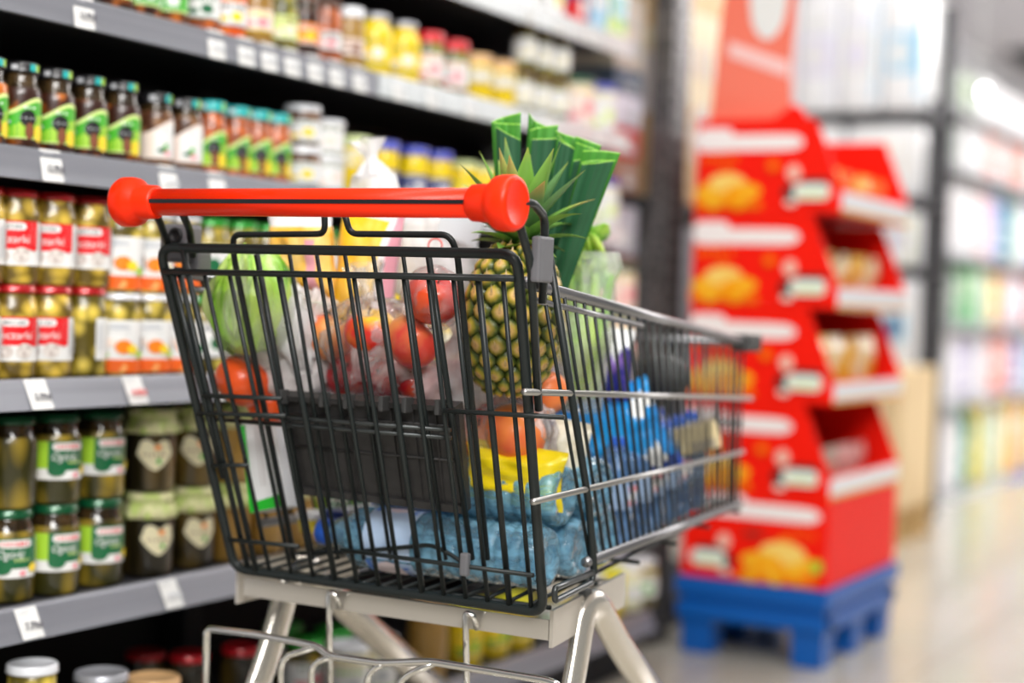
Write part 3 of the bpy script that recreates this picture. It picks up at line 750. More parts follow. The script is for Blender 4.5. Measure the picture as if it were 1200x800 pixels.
for M in (lambda p: p, mir):
    a = M(TF); part('corner_bumper', MB().add(box(a + Vector((0, .005, 0)), (.034, .062, .030), .006)), [RUBBER], cart, 'dark grey corner bumper')
# handle
HY = 1.64
h0, h1 = on_y(140, 238, HY), on_y(585, 238, HY); hz = (h0.z + h1.z) / 2 + .0008
hx0, hx1 = -1.4965, -.905
handle = part('handle', MB().add(tube([(hx0 + .03, HY, hz), (hx1 - .03, HY, hz)], .0175, 20), 0, True), [ORANGE], cart)
for sgn, xe in ((-1, hx0), (1, hx1)):
    prof = [(.0176, .062), (.0215, .058), (.0225, .038), (.0245, .033), (.031, .026), (.0325, .018), (.0325, .006), (.030, .0012), (.026, 0), (.0235, .0012), (0, .0012)]
    prof = [(r, -z) for r, z in prof]
    v, f = lathe(prof, 36)
    xf = Matrix.Translation((xe, HY, hz)) @ (Matrix.Rotation(PI / 2, 4, 'Y') if sgn > 0 else Matrix.Rotation(-PI / 2, 4, 'Y'))
    mb = MB().add((v, f), 0, True, xf)
    cap_ = part('end_cap', mb, [ORANGE], handle, org=cart.location)
    mb = MB()
    for k in range(9):
        a = k * .7; r = .002 + .0011 * k
        mb.add(sphere((0, 0, 0), .0007, 6, 4), 0, True, xf @ Matrix.Translation((r * math.cos(a) * .6, r * math.sin(a), .0)))
    if sgn > 0: part('embossed_dots', mb, [ORANGE], handle, org=cart.location)
cm = (CAM - Vector((-1.2, HY, hz))); cm.x = 0; cm.normalize()
st = Vector((0, cm.y, cm.z)); upv = Vector((1, 0, 0)).cross(st); 
c0 = Vector((0, HY, hz)) + st * .0166 + Vector((0, 0, .0015))
vs = []
for x in (hx0 + .052, hx1 - .062):
    for a, b in ((-.0026, 0), (.0026, 0), (.0026, .0018), (-.0026, .0018)):
        p = c0 + upv * a + st * b; vs.append((x, p.y, p.z))
part('inlay_strip', MB().add((vs, [[0, 1, 2, 3], [7, 6, 5, 4], [0, 4, 5, 1], [1, 5, 6, 2], [2, 6, 7, 3], [3, 7, 4, 0]])), [STRIPE], handle, org=cart.location)
# handle posts and clips
for M, s in ((lambda p: p, 1), (mir, -1)):
    if s > 0:
        P1 = [Vector((-.918, 1.645, hz - .005)), Vector((-.906, 1.675, hz + .004)), Vector((-.918, 1.73, hz - .010)), Vector((-.924, 1.745, .955)), Vector((-.93, 1.755, .90))]
        P2 = [Vector((-.935, 1.65, hz - .012)), Vector((-.917, 1.66, hz - .012)), Vector((-.918, 1.70, .945)), Vector((-.935, 1.765, .77))]
    else:
        P1 = [on_y(178, 244, 1.645), on_y(187, 258, 1.67), on_y(198, 292, 1.72)]; P2 = [on_y(212, 246, 1.65), on_y(222, 268, 1.70), on_y(226, 300, 1.73)]
    for Q in (P1, P2): part('handle_post', MB().add(tube(fillet(Q, .013), .0052, 8), 0, True), [WIRE], cart)
    if s > 0:
        part('handle_clip', MB().add(box((-.911, 1.715, .951), (.012, .036, .054), .003)), [CLIP], cart, 'grey plastic handle clip')
    else:
        a = on_y(212, 287, 1.742)
        m_ = MB().add(box(a + Vector((0, 0, .002)), (.048, .034, .052), .006)); m_.add(box(on_y(230, 308, 1.752), (.030, .03, .034), .005)); m_.add(lathe([(.011, -.003), (.011, .003), (.007, .003), (.007, 0), (0, 0)], 16), 1, True, XF(a + Vector((.006, -.018, .012)), (90, 0, 0)))
        part('coin_lock', m_, [CLIP, BLACK], cart, 'grey coin lock housing')
# chassis
mb = MB()
def beam(a, b, h, w):
    a, b = Vector(a), Vector(b); d = (b - a).normalized(); sd = d.cross(Vector((0, 0, 1))).normalized() * w / 2; up = Vector((0, 0, h / 2))
    vs = [a + sd - up, a - sd - up, a - sd + up, a + sd + up, b + sd - up, b - sd - up, b - sd + up, b + sd + up]
    return vs, [[0, 1, 2, 3], [7, 6, 5, 4], [0, 4, 5, 1], [1, 5, 6, 2], [2, 6, 7, 3], [3, 7, 4, 0]]
mb.add(beam((-1.452, 1.866, .482), (-.962, 1.866, .482), .026, .004))
mb.add(beam((-.958, 1.864, .484), (-.982, 2.13, .496), .048, .005)); mb.add(beam((2 * CX + .958, 1.864, .484), (2 * CX + .982, 2.13, .496), .056, .005))
mb.add(tube([(-1.44, 2.12, .50), (-.985, 2.12, .50)], .010, 10), 0, True)
part('chassis_frame', mb, [FRAME], cart)
for M in (lambda p: p, mir):
    A = Vector((-.968, 2.00, .492)); Rr, Fr = Vector((-.955, 1.80, .115)), Vector((-1.0, 2.56, .115))
    path = fillet([M(Rr), M(lerp(Rr, A, .72)), M(A + Vector((0, -.018, 0))), M(A + Vector((0, .018, 0))), M(lerp(Fr, A, .8)), M(Fr)], .045, 7)
    part('leg', MB().add(tube(path, .0135, 14, ry=.024), 0, True), [FRAME if False else mat('polished_leg_tube', (.66, .62, .55), .2, .85, coat=.3)], cart)
    part('plug', MB().add(box(M(A + Vector((0, -.02, .022))), (.012, .022, .010), .003)), [RUBBER], cart)
    for p in (Rr, Fr):
        c_ = part('caster', MB().add(lathe([(.012, 0), (.014, .02), (.012, .024)], 14), 0, True, XF(M(p) + Vector((0, 0, -.022)))).add(box(M(p) + Vector((0, .012, -.045)), (.034, .04, .05), .004), 0), [RUBBER], cart)
        w = MB().add(lathe([(.0, -.011), (.052, -.011), (.056, -.007), (.056, .007), (.052, .011), (0, .011)], 24), 0, True, XF((M(p).x, M(p).y + .02, .0565), (0, 90, 0)))
        part('wheel', w, [mat('grey_wheel', (.2, .2, .21), .5)], c_, org=cart.location)
# hanging hooks and the chrome lower rack
LY = 1.80
for u, v0, v1 in ((388, 696, 830), (548, 720, 850)):
    a, b = on_y(u, v0, 1.855), on_y(u, v1, 1.84)
    part('hook', MB().add(tube(fillet([a + Vector((.012, .006, -.018)), a + Vector((.012, -.004, 0)), a + Vector((0, -.006, .004)), b], .006), .0042, 8), 0, True), [CHROME], cart)
zr = .30
def rk(u, v, z=None, y=1.80):
    return on_y(u, v, y)
mb = MB()
mb.add(tube(fillet([rk(240, 840), rk(242, 736), rk(300, 743), rk(372, 757), rk(385, 768), rk(445, 777), rk(505, 775), rk(640, 797), rk(655, 802), rk(662, 860)], .012), .0052, 8), 0, True)
for pts in (((372, 757), (336, 768), (329, 780), (329, 840)), ((388, 769), (372, 775), (365, 783), (365, 850)), ((448, 778), (436, 785), (430, 796), (430, 860)), ((508, 777), (478, 790), (468, 800), (468, 870))):
    mb.add(tube(fillet([rk(*q) for q in pts], .012), .0046, 8), 0, True)
mb.add(tube([rk(240, 838), rk(662, 858)], .0046, 8), 0, True)
part('lower_rack', mb, [CHROME], cart, 'chrome wire lower rack')
mb = MB()
for i in range(5):
    t = i / 4; a, b = lerp(rk(240, 838), rk(662, 858), t), lerp(Vector((-1.40, 2.5, .16)), Vector((-1.02, 2.5, .16)), t)
    mb.add(tube([a, b], .004, 7), 0, True)
mb.add(tube([(-1.42, 2.5, .16), (-1.0, 2.5, .16)], .005, 8), 0, True)
part('rack_tray', mb, [CHROME], cart)
# ---------------------------------------------------------------- groceries in the basket
P = on_y
def px_m(p, n):  # metres for n photo pixels at p
    q = ROT.transposed() @ (p - CAM); return n * -q.z / F_PX
CLEAR = film('clear_bag_film', amount=.12, milky=.62, scale=30, milk=(.95, .95, .96))
MILKY = film('milky_bag_film', milk=(.96, .95, .96), amount=.62, milky=.38, scale=16, gloss=.2)
FROST = film('frosted_bag_film', milk=(.98, .95, .94), amount=.66, milky=.34, scale=24)
def bag(label, ctr, r, m, seed, cat='plastic bag', name='plastic_bag', amt=.14, neck=None, group=None, rot=(0, 0, 0)):
    ctr = Vector(ctr); t = thing(name, label, cat, (ctr.x, ctr.y, ctr.z - r[2]), group)
    mb = MB().add(sphere((0, 0, 0), r, 44, 30, crumple(seed, amt, 2.6)), 0, True, Matrix.Translation((0, 0, r[2])) @ XF((0, 0, 0), rot))
    link('film', mb.mesh('bag_film', [m]), t)
    if neck:
        d, l, w = neck; d = Vector(d).normalized(); s = Vector((0, 0, r[2])) + Vector((d.x * r[0], d.y * r[1], d.z * r[2])) * .8
        q = Vector((0, 0, 1)).rotation_difference(d).to_matrix().to_4x4()
        f = lambda a, z: 1 + .28 * math.sin(a * 5 + z * 40) + .14 * math.sin(a * 9 + seed)
        mb = MB().add(lathe([(w * 1.3, -.01), (w * .8, l * .15), (w * .42, l * .35), (w * .5, l * .55), (w * .95, l * .8), (w * 1.25, l)], 36, f)[:2], 0, True, Matrix.Translation(s) @ q)
        mb.f = mb.f[:-2] if len(mb.f) > 2 else mb.f; mb.m = mb.m[:len(mb.f)]; mb.s = mb.s[:len(mb.f)]
        link('gathered_top', mb.mesh('bag_top', [m]), t)
    return t
APPLE = mat('red_yellow_apple', (.75, .03, .02), .3, coat=.25, col2=(.95, .55, .03), scale=14, ramp=(.44, .62), stretch=(1, 1, .5), rand=1, detail=4)
APPLE_R = mat('deep_red_apple', (.45, .008, .015), .3, coat=.25, col2=(.75, .16, .06), scale=22, ramp=(.5, .8), stretch=(1, 1, .4), rand=1, detail=4)
APPLE_P = mat('pink_apple', (.80, .07, .05), .3, coat=.25, col2=(.93, .42, .10), scale=18, ramp=(.4, .7), stretch=(1, 1, .4), rand=1, detail=4)
PEACH = mat('orange_peach', (.92, .30, .06), .4, coat=.15, col2=(.80, .08, .04), scale=11, ramp=(.45, .68), rand=1, detail=3)
CARROT = mat('orange_red_pepper', (.88, .10, .015), .3, coat=.3)
STEM = mat('brown_stem', (.1, .05, .02), .7)
def apple(label, u, v, y, rpx, m, name='apple', tilt=(0, 0, 0), group='apples in the trolley', yaw=0):
    c_ = P(u, v, y); r = px_m(c_, rpx)
    t = thing(name, label, name, (c_.x, c_.y, c_.z), group, [math.radians(a) for a in tilt])
    prof = []
    for j in range(19):
        a = PI * j / 18; rr = r * math.sin(a) * (1.04 - .05 * math.cos(a)); z = -r * .92 * math.cos(a)
        if j > 12: z -= r * .30 * ((j - 12) / 6) ** 3
        if j < 3: z += r * .1 * (1 - j / 3)
        prof.append((max(rr, 0), z))
    prof[-1] = (0, prof[-1][1]); prof[0] = (0, prof[0][1])
    link('flesh', MB().add(lathe(prof, 28, lambda a, z: 1 + .02 * math.cos(5 * a)), 0, True).mesh('apple', [m]), t)
    link('stem', MB().add(tube([(0, 0, r * .55), (.002, 0, r * .8), (.006, 0, r * 1.02)], [.0016, .0013, .0019], 7), 0, True).mesh('stem', [STEM]), t)
apple('yellow-red apple in the open middle of the clear bag', 434, 390, 1.865, 31, APPLE, tilt=(20, -10, 30))
apple('large orange-red apple beside the yellow-red one, nearer the pineapple', 482, 401, 1.86, 32, APPLE_P, tilt=(-30, 40, 0))
apple('dark red apple low under the orange-red apple', 452, 442, 1.90, 27, APPLE_R, tilt=(70, 0, 0))
apple('red apple low in the clear bag, between the yellow-red apple and the seat flap', 410, 440, 1.895, 28, APPLE_R, tilt=(50, 20, 0))
apple('dark red apple wedged under the pineapple side of the clear bag', 487, 447, 1.90, 24, APPLE_R, tilt=(20, 60, 0))
apple('pink apple half veiled by milky film next to the lettuce', 384, 396, 1.88, 30, APPLE_P, tilt=(0, 30, 60))
apple('red apple under the folds of the milky bag by the seat flap', 352, 436, 1.88, 27, APPLE_R, tilt=(40, 0, 10))
apple('orange-red pepper low against the left corner wires', 286, 446, 1.83, 33, CARROT, 'pepper', (0, 20, 0), 'peppers in the trolley')
apple('orange pepper behind the orange-red one at the seat flap edge', 318, 470, 1.87, 28, CARROT, 'pepper', (30, 0, 0), 'peppers in the trolley')
apple('big shiny red apple on top beside the pineapple', 507, 350, 1.855, 33, APPLE_R if False else mat('shiny_red_apple', (.70, .015, .012), .18, coat=.9, col2=(.9, .14, .03), scale=13, ramp=(.5, .78), stretch=(1, 1, .35)), tilt=(15, 25, 0))
t = thing('bag_tie', 'thin red ring tie standing above the shiny red apple', 'bag tie', P(510, 288, 1.9))
link('ring', MB().add(tube([(math.cos(a) * .011, 0, math.sin(a) * .010) for a in [2 * PI * k / 24 for k in range(24)]], .0012, 6, True), 0, True).mesh('ring', [mat('red_tie', (.8, .03, .02), .4)]), t)
apple('orange peach in the bag below the pineapple, largest in front', 604, 508, 1.945, 36, PEACH, 'peach', (0, 40, 0), 'peaches in the trolley')
apple('peach behind the front peach, towards the seat flap', 566, 512, 1.965, 29, PEACH, 'peach', (40, 0, 0), 'peaches in the trolley')
apple('pale peach higher up by the corner post', 640, 462, 2.02, 27, APPLE_P if False else PEACH, 'peach', (0, -40, 0), 'peaches in the trolley')
apple('pink peach under the white bag knot', 520, 446, 1.955, 30, APPLE_P, 'peach', (10, -20, 0), 'peaches in the trolley')
bag('clear bag stretched over the apples in the middle of the basket', P(440, 408, 1.885), (.078, .052, .072), film('apple_bag_film', amount=.05, milky=.5, scale=26, milk=(1, .97, .96), gloss=.3), 3, neck=((-.2, 0, 1), .06, .022), amt=.18)
bag('clear bag holding the shiny red apple', P(507, 350, 1.858), (.043, .042, .043), film('thin_bag_film', amount=.02, milky=.22, scale=24, gloss=.25), 4, amt=.08)
bag('milky bag of peppers and apples below the lettuce', P(330, 432, 1.875), (.082, .042, .060), FROST, 5, amt=.2, neck=((.5, -.1, .9), .07, .02))
bag('thin bag around the peaches under the pineapple', P(596, 506, 1.965), (.070, .05, .052), CLEAR, 6, amt=.15)
bag('crumpled white bag knot in front of the pineapple', P(548, 436, 1.93), (.050, .030, .048), MILKY, 7, amt=.24, neck=((-.3, 0, 1), .05, .018))
bag('blush-tinted bag beside the white knot above the seat flap', P(494, 452, 1.905), (.046, .03, .030), film('blush_film', milk=(.98, .80, .80), amount=.5, milky=.45), 8, amt=.2)

# lettuce
LET = mat('lettuce_leaf', (.24, .55, .02), .4, coat=.1, col2=(.58, .82, .14), scale=16, ramp=(.38, .66), stretch=(1.6, 1.6, .5), detail=6, bump=.5, bscale=30, sss=.1)
LET2 = mat('pale_lettuce_leaf', (.36, .62, .06), .42, coat=.1, col2=(.66, .82, .30), scale=20, ramp=(.38, .66), stretch=(1.6, 1.6, .5), detail=6, bump=.5, bscale=30)
c_ = P(294, 358, 1.822)
t = thing('lettuce', 'round green lettuce in the left corner of the basket', 'lettuce', c_ - Vector((0, 0, .07))); t.scale = (.88, .95, 1)
core = lambda d: 1 + .10 * noise.noise(d * 2.3) + .06 * (.5 - abs(noise.noise(d * 5)) * 2)
link('heart', MB().add(sphere((0, 0, .07), (.052, .05, .068), 40, 28, core), 0, True).mesh('heart', [LET]), t)
for k in range(17):
    a = k * 2.4; n = 14; W = rnd.uniform(.036, .052); ph0 = rnd.uniform(-1.3, -.5); R0 = .047 + .0008 * k
    vs, fs = [], []
    for j in range(n + 1):
        for i in range(n + 1):
            u, v = (i / n - .5) * 2, j / n
            w = W * math.sin(PI * (.12 + .80 * v)) ** .55
            fr = max(abs(u), v) ** 3
            rr = R0 + .004 * math.sin(v * PI) + fr * (.006 + .006 * math.sin(u * 8 + v * 9 + k * 1.3)) + .0022 * math.sin(u * 3 + k) * v - .0025 * math.exp(-(u * 7) ** 2)
            th = u * w / R0; ph = ph0 + 1.9 * v
            vs.append((rr * math.cos(ph) * math.cos(th + a), rr * math.cos(ph) * math.sin(th + a), .07 + rr * 1.22 * math.sin(ph)))
    for j in range(n):
        for i in range(n): q = j * (n + 1) + i; fs.append([q, q + 1, q + n + 2, q + n + 1])
    link('leaf', MB().add((vs, fs), 0, True).mesh('leaf', [LET if k % 3 else LET2]), t)
bag('clear bag around the lettuce', P(299, 362, 1.822), (.064, .062, .084), film('thin_clear_film', amount=.03, milky=.3, scale=20, milk=(.95, .97, .93)), 9, amt=.06)
bag('white milky bag lying between the lettuce and the yellow packs', P(344, 385, 1.85), (.036, .028, .062), MILKY, 10, amt=.2, rot=(0, -20, 0))

# bags of pasta / sliced bread: filled pillow packs
def pack(name, label, cat, ctr, w, h, d, mats, art=None, seed=0, rot=(0, 0, 0), wr=.006, group=None):
    ctr = Vector(ctr); t = thing(name, label, cat, ctr, group)
    v, f, uv = pillow(w, h, d, seed, 22, wr=wr); mb = MB().add((v, f), 0, True, XF((0, 0, 0), rot))
    ms = list(mats)
    if art:
        for i, q in enumerate(mb.f):
            u_, v_ = sum(uv[k][0] for k in q) / 4, sum(uv[k][1] for k in q) / 4
            mb.m[i] = art(u_, v_, uv[q[0]][2])
    link('wrapper', mb.mesh('wrapper', ms), t); return t
YB = mat('yellow_noodle_filling', (.94, .56, .015), .45, coat=.3, col2=(.96, .72, .16), scale=26, ramp=(.4, .65), stretch=(1, 1, .5), detail=4, bump=.3, bscale=30)
YB2 = mat('golden_roll_filling', (.93, .48, .04), .45, coat=.3, col2=(.95, .66, .24), scale=22, ramp=(.4, .65), detail=4, bump=.3, bscale=30)
PINKF = mat('pink_wrapper', (.80, .36, .44), .3, coat=.5); CLR_W = mat('white_wrapper', (.85, .83, .83), .3, coat=.5, bump=.4, bscale=25)
pack('noodle_bag', 'yellow bag with pink edge stripe leaning behind the apples', 'food bag', P(428, 332, 1.965), .105, .235, .05, [YB, PINKF, CLR_W], lambda u, v, s: 1 if u > .9 else (2 if u > .84 or v < .08 or v > .93 else 0), 1, (6, 10, 0))
pack('bread_bag', 'bag of golden rolls behind the lettuce under the handle', 'food bag', P(354, 302, 1.91), .110, .125, .05, [YB2, PINKF, CLR_W], lambda u, v, s: 1 if abs(u - .80) < .07 and v < .75 else (2 if v > .88 else 0), 2, (8, 0, 0))
bag('big white carrier bag rising behind the handle', P(505, 300, 2.07), (.082, .04, .085), MILKY, 12, amt=.16)
bag('pointed top of a clear white bag sticking up above the handle', P(438, 232, 2.03), (.042, .025, .052), MILKY, 13, amt=.12, neck=((-.15, 0, 1), .045, .018))
t = thing('leaflet', 'white leaflet with pale blue panel inside the carrier bag', 'leaflet', P(540, 262, 2.03), rot=(.1, .3, 0))
link('sheet', MB().add(box((0, 0, 0), (.07, .003, .05), .001), 0).mesh('sheet', [mat('pale_blue_paper', (.80, .86, .92), .5)]), t)

# pineapple
c_ = P(597, 374, 1.905)
t = thing('pineapple', 'ripe pineapple standing in the rear right corner of the basket', 'pineapple', c_ - Vector((0, 0, .098)), rot=(.02, .06, 0))
PA, PB = .060, .098
mb = MB(); mb.add(sphere((0, 0, PB), (PA * .93, PA * .93, PB * .99), 28, 20), 0, True, cols=[(.045, .05, .008)] * (28 * 21))
rows, npr = 12, 13
for j in range(rows):
    t_ = (j + .5) / rows; ph = -1.36 + 2.72 * t_; rr = math.cos(ph) ** .72
    for i in range(npr):
        a = 2 * PI * (i + .5 * (j % 2)) / npr + j * .02
        ctr = Vector((PA * rr * math.cos(a), PA * rr * math.sin(a), PB + PB * math.sin(ph)))
        nr = Vector((math.cos(a) * math.cos(ph), math.sin(a) * math.cos(ph), math.sin(ph) * .75)).normalized()
        ta = Vector((-math.sin(a), math.cos(a), 0)); tb = nr.cross(ta)
        w = PA * rr * PI / npr * 1.12; hh = PB * 2.72 * .72 / rows * (.55 + .45 * math.cos(ph)) * 1.02
        vs, cs = [], []
        g = rnd.uniform(.8, 1.15); ring = [(1.0, -.002, (.018, .030, .004)), (.84, .003, (.07, .10, .008)), (.56, .0065, (.40 * g, .30 * g, .03)), (.24, .0066, (.72 * g, .46 * g, .16))]
        for s, o, cc in ring:
            for k in range(8):
                b = 2 * PI * k / 8; q = math.copysign(abs(math.cos(b)) ** 1.2, math.cos(b)); y = math.copysign(abs(math.sin(b)) ** 1.2, math.sin(b))
                vs.append(ctr + ta * q * w * s + tb * y * hh * s + nr * o); cs.append(cc)
        fs = [[r * 8 + k, r * 8 + (k + 1) % 8, (r + 1) * 8 + (k + 1) % 8, (r + 1) * 8 + k] for r in range(3) for k in range(8)]
        vs.append(ctr + nr * .0075 - tb * hh * .1); cs.append((.5, .30, .12)); m = len(vs) - 1
        fs += [[24 + k, 24 + (k + 1) % 8, m] for k in range(8)]
        tip = ctr + tb * (-hh * .25) + nr * .012; 
        vs += [ctr + ta * .0022 - tb * hh * .05 + nr * .006, ctr - ta * .0022 - tb * hh * .05 + nr * .006, tip + tb * hh * 1.0]; cs += [(.55, .36, .14), (.55, .36, .14), (.75, .6, .35)]
        fs.append([m + 1, m + 3, m + 2]); mb.add((vs, fs), 0, True, cols=cs)
link('fruit', mb.mesh('fruit', [mat('pineapple_skin', rough=.45, attr='col', coat=.15)], usecol=True), t)
LEAFC = mat('pineapple_leaf', rough=.42, attr='col', coat=.15)
def blade(base, d, L, w, curl, up=Vector((0, 0, 1)), fold=.35, n=10, c0=(.02, .10, .02), c1=(.12, .34, .05), ctip=(.55, .42, .12), tipat=.85):
    d = Vector(d).normalized(); sd = d.cross(up)
    if sd.length < .05: sd = d.cross(Vector((1, 0, .1)))
    sd.normalize(); nr = sd.cross(d).normalized(); vs, fs, cs = [], [], []
    p = Vector(base); dd = d.copy()
    for i in range(n + 1):
        t_ = i / n; ww = w * (1 - t_ ** 2.2) * (.8 + .4 * math.sin(t_ * PI)) + .0004
        cc = [lerp(a, b, min(1, t_ / .6)) for a, b in zip(c0, c1)]
        if t_ > tipat: cc = [lerp(a, b, (t_ - tipat) / (1 - tipat)) for a, b in zip(cc, ctip)]
        n2 = sd.cross(dd).normalized()
        for k, s in enumerate((-1, -.5, 0, .5, 1)):
            vs.append(p + sd * ww * s + n2 * ww * fold * s * s); cs.append([x * (1.25 if abs(s) == 1 else 1) for x in cc])
        dd = (dd - up * curl * L / n * (1 + 2 * t_) + d * 0).normalized(); p = p + dd * L / n
    for i in range(n):
        for k in range(4): q = i * 5 + k; fs.append([q, q + 1, q + 6, q + 5])
    return (vs, fs), cs
mb = MB()
for k in range(32):
    a = k * 2.39996; t_ = k / 32; el = .15 + 1.25 * t_
    d = Vector((math.cos(a) * math.cos(el), math.sin(a) * math.cos(el), math.sin(el)))
    L = .040 + .075 * math.sin(t_ * PI * .62) + rnd.uniform(-.008, .008); 
    base = Vector((math.cos(a) * .013, math.sin(a) * .013, .188 + .035 * t_))
    dry = rnd.random() < .3
    geo, cs = blade(base, d, L, .0150, 7 * (1 - t_) - 1.2, c0=(.06, .14, .04), c1=(.16, .34, .05) if k % 3 else (.10, .22, .07), ctip=(.62, .46, .15) if dry else (.3, .35, .06), tipat=.6 if dry else .85)
    mb.add(geo, 0, True, cols=cs)
link('leaf_crown', mb.mesh('leaf_crown', [LEAFC], usecol=True), t)

# leeks: cut flat-topped fans of folded leaves
LEEK = mat('leek_leaf', rough=.45, attr='col', coat=.08, spec=.35)
def leek(label, top, foot, w, face, seed, layers=3, fold=1.0):
    """top/foot: world points; w: width of the fan; face: which way the open fold looks"""
    top, foot = Vector(top), Vector(foot); ax = (top - foot); L = ax.length; ax.normalize()
    fc = Vector(face); fc = (fc - ax * fc.dot(ax)).normalized(); sd = ax.cross(fc)
    t = thing('leek', label, 'leek', foot, 'leeks in the trolley'); R = random.Random(seed)
    for l in range(layers):
        mb = MB(); front = l == layers - 1; ww = w * (1 - .10 * l); dep = w * (.55 if not front else -.32) * (1 - .2 * l) * fold; off = (l - .6) * .006; topL = L - .011 * l * R.uniform(.6, 1.2)
        nI, nJ = 12, 15; vs, fs, cs = [], [], []
        cst = R.uniform(-.45, .45); slant = R.uniform(-.035, .035)
        for th in (0, 1):
            for j in range(nJ + 1):
                v = 1.0 if j == nJ else j / (nJ - 1) * .992; wj = lerp(.008 + .002 * l, ww, v ** 1.0)
                for i in range(nI + 1):
                    u = i / nI * 2 - 1; x = u - cst * (1 - u * u) * .6
                    z = (1 - abs(u)) ** 1.0 * dep / ww * wj + .0016 * math.sin(u * 5 + seed)
                    p = ax * (topL * v * (1 + v * v * slant * u)) + sd * x * wj + fc * (-z + off + .004 * th * 0) + fc * (-.0013 * th)
                    vs.append(p)
                    g = lerp((.55, .66, .34)[0], .035, min(1, v * 1.6)); rib = .8 + .25 * (.5 + .5 * math.sin(u * 26 + seed))
                    edge = j == nJ
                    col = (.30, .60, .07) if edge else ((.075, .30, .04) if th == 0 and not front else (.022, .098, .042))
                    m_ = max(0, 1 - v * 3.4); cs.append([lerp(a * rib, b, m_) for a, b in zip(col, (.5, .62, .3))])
        o = (nI + 1) * (nJ + 1)
        for j in range(nJ):
            for i in range(nI):
                q = j * (nI + 1) + i; fs.append([q, q + 1, q + nI + 2, q + nI + 1]); fs.append([o + q, o + q + nI + 1, o + q + nI + 2, o + q + 1])
        for i in range(nI):
            q = nJ * (nI + 1) + i; fs.append([q, q + 1, o + q + 1, o + q])
        mb.add((vs, fs), 0, True, cols=cs); link('leaf', mb.mesh('leaf', [LEEK], usecol=True), t)
fcam = CAM - P(640, 200, 2.0); fcam.z = .3
ft = P(618, 425, 2.02)
leek('upright leek, first from the handle side of the bunch', P(594, 137, 1.97), ft + Vector((-.015, -.02, 0)), .0205, fcam + Vector((.6, 0, 0)), 1)
leek('leek with bright green inner fold, second in the bunch', P(638, 143, 2.00), ft + Vector((-.005, -.01, 0)), .0225, fcam + Vector((.9, .2, 0)), 2)
leek('middle leek of the bunch, third from the handle', P(667, 158, 2.02), ft + Vector((.004, 0, 0)), .019, fcam + Vector((.7, 0, 0)), 3)
leek('dark leek fourth in the bunch, leaning to the aisle', P(690, 165, 2.03), ft + Vector((.012, .005, 0)), .019, fcam + Vector((.4, 0, 0)), 4)
leek('outermost leek with broad blade leaning over the basket side', P(705, 178, 2.00), ft + Vector((.014, -.012, 0)), .0245, fcam, 5)

# celery / salad bag
SAL = mat('salad_leaf', (.13, .42, .02), .4, coat=.3, col2=(.52, .74, .10), scale=26, ramp=(.4, .65), detail=4, sss=.1)
c_ = P(686, 376, 2.14)
t = thing('salad', 'leafy green salad head with pale stalks inside the tall clear bag', 'salad', c_ - Vector((0, 0, .11)))
for k in range(9):
    a = k * 2.4; rr = .004 + .018 * (k / 9)
    link('stalk', MB().add(tube([(rr * math.cos(a) * .6, rr * math.sin(a) * .6, 0), (rr * 1.2 * math.cos(a), rr * 1.2 * math.sin(a), .09), (rr * 1.7 * math.cos(a), rr * 1.7 * math.sin(a), .18)], [.011, .009, .006], 8), 0, True).mesh('stalk', [mat('pale_celery', (.22, .52, .02), .4, coat=.1, col2=(.50, .72, .10), scale=10, stretch=(4, 4, .6))]), t)
for k in range(20):
    a = k * 2.4; rr = .008 + .016 * rnd.random(); z = .165 + .075 * rnd.random()
    f = crumple(k, .28, 2.5)
    link('leaf', MB().add(sphere((0, 0, 0), (.020, .006, .019), 14, 10, f), 0, True, XF((rr * math.cos(a), rr * math.sin(a), z), (rnd.uniform(-40, 40), rnd.uniform(-30, 30), rnd.uniform(0, 180)))).mesh('leaf', [SAL]), t)
t = thing('produce_bag', 'tall clear produce bag of leafy salad by the basket side', 'plastic bag', c_ - Vector((0, 0, .135)))
f = lambda a, z: 1 + .07 * math.sin(a * 7 + z * 30) + .06 * math.sin(a * 4 - z * 55) + .05 * math.sin(z * 90 + a * 2)
mb = MB(); mb.add(lathe([(.0, .0), (.026, .004), (.034, .04), (.040, .10), (.043, .16), (.042, .19), (.046, .215), (.043, .235)], 40, f)); mb.f = mb.f[:-1]; mb.m.pop(); mb.s = [True] * len(mb.f)
mb.f = [q for q in mb.f if len(q) == 4]; mb.m = [0] * len(mb.f); mb.s = [True] * len(mb.f)
link('film', mb.mesh('film', [film('salad_bag_film', milk=(.93, .96, .9), amount=.14, milky=.5, scale=24)]), t)

# wrapped dry goods
YP = mat('yellow_wrapper', (.93, .72, .01), .3, coat=.6, bump=.35, bscale=18)
pack('flour_pack', 'bright yellow pack lying on the water bottles under the peaches', 'food pack', P(603, 556, 1.935), .150, .080, .05, [YP], None, 4, (0, 4, 4))
pack('rice_bag', 'clear bag of pale rice at the corner post above the bottles', 'food bag', P(664, 545, 2.02), .055, .125, .035, [mat('pale_rice', (.78, .74, .58), .5, coat=.6, col2=(.88, .84, .7), scale=120), YP], lambda u, v, s: 1 if v < .12 and u < .5 else 0, 5, (0, 8, 10))
BLU = mat('bright_blue_wrapper', (.01, .30, .82), .28, coat=.6, bump=.5, bscale=14, col2=(.02, .36, .8), scale=6)
WPR = mat('white_wrapper_print', (.9, .9, .88), .35, coat=.4); NVP = mat('navy_wrapper_print', (.01, .05, .3), .35, coat=.4)
def blue_art(u, v, s):
    if v > .94: return 0
    for x, y, a, b in ((.86, .70, .07, .12), (.93, .76, .06, .10), (.80, .16, .06, .10), (.88, .20, .05, .10)):
        if ((u - x) / a) ** 2 + ((v - y) / b) ** 2 < 1: return 1
    if v < .14 and u > .5: return 2
    return 0
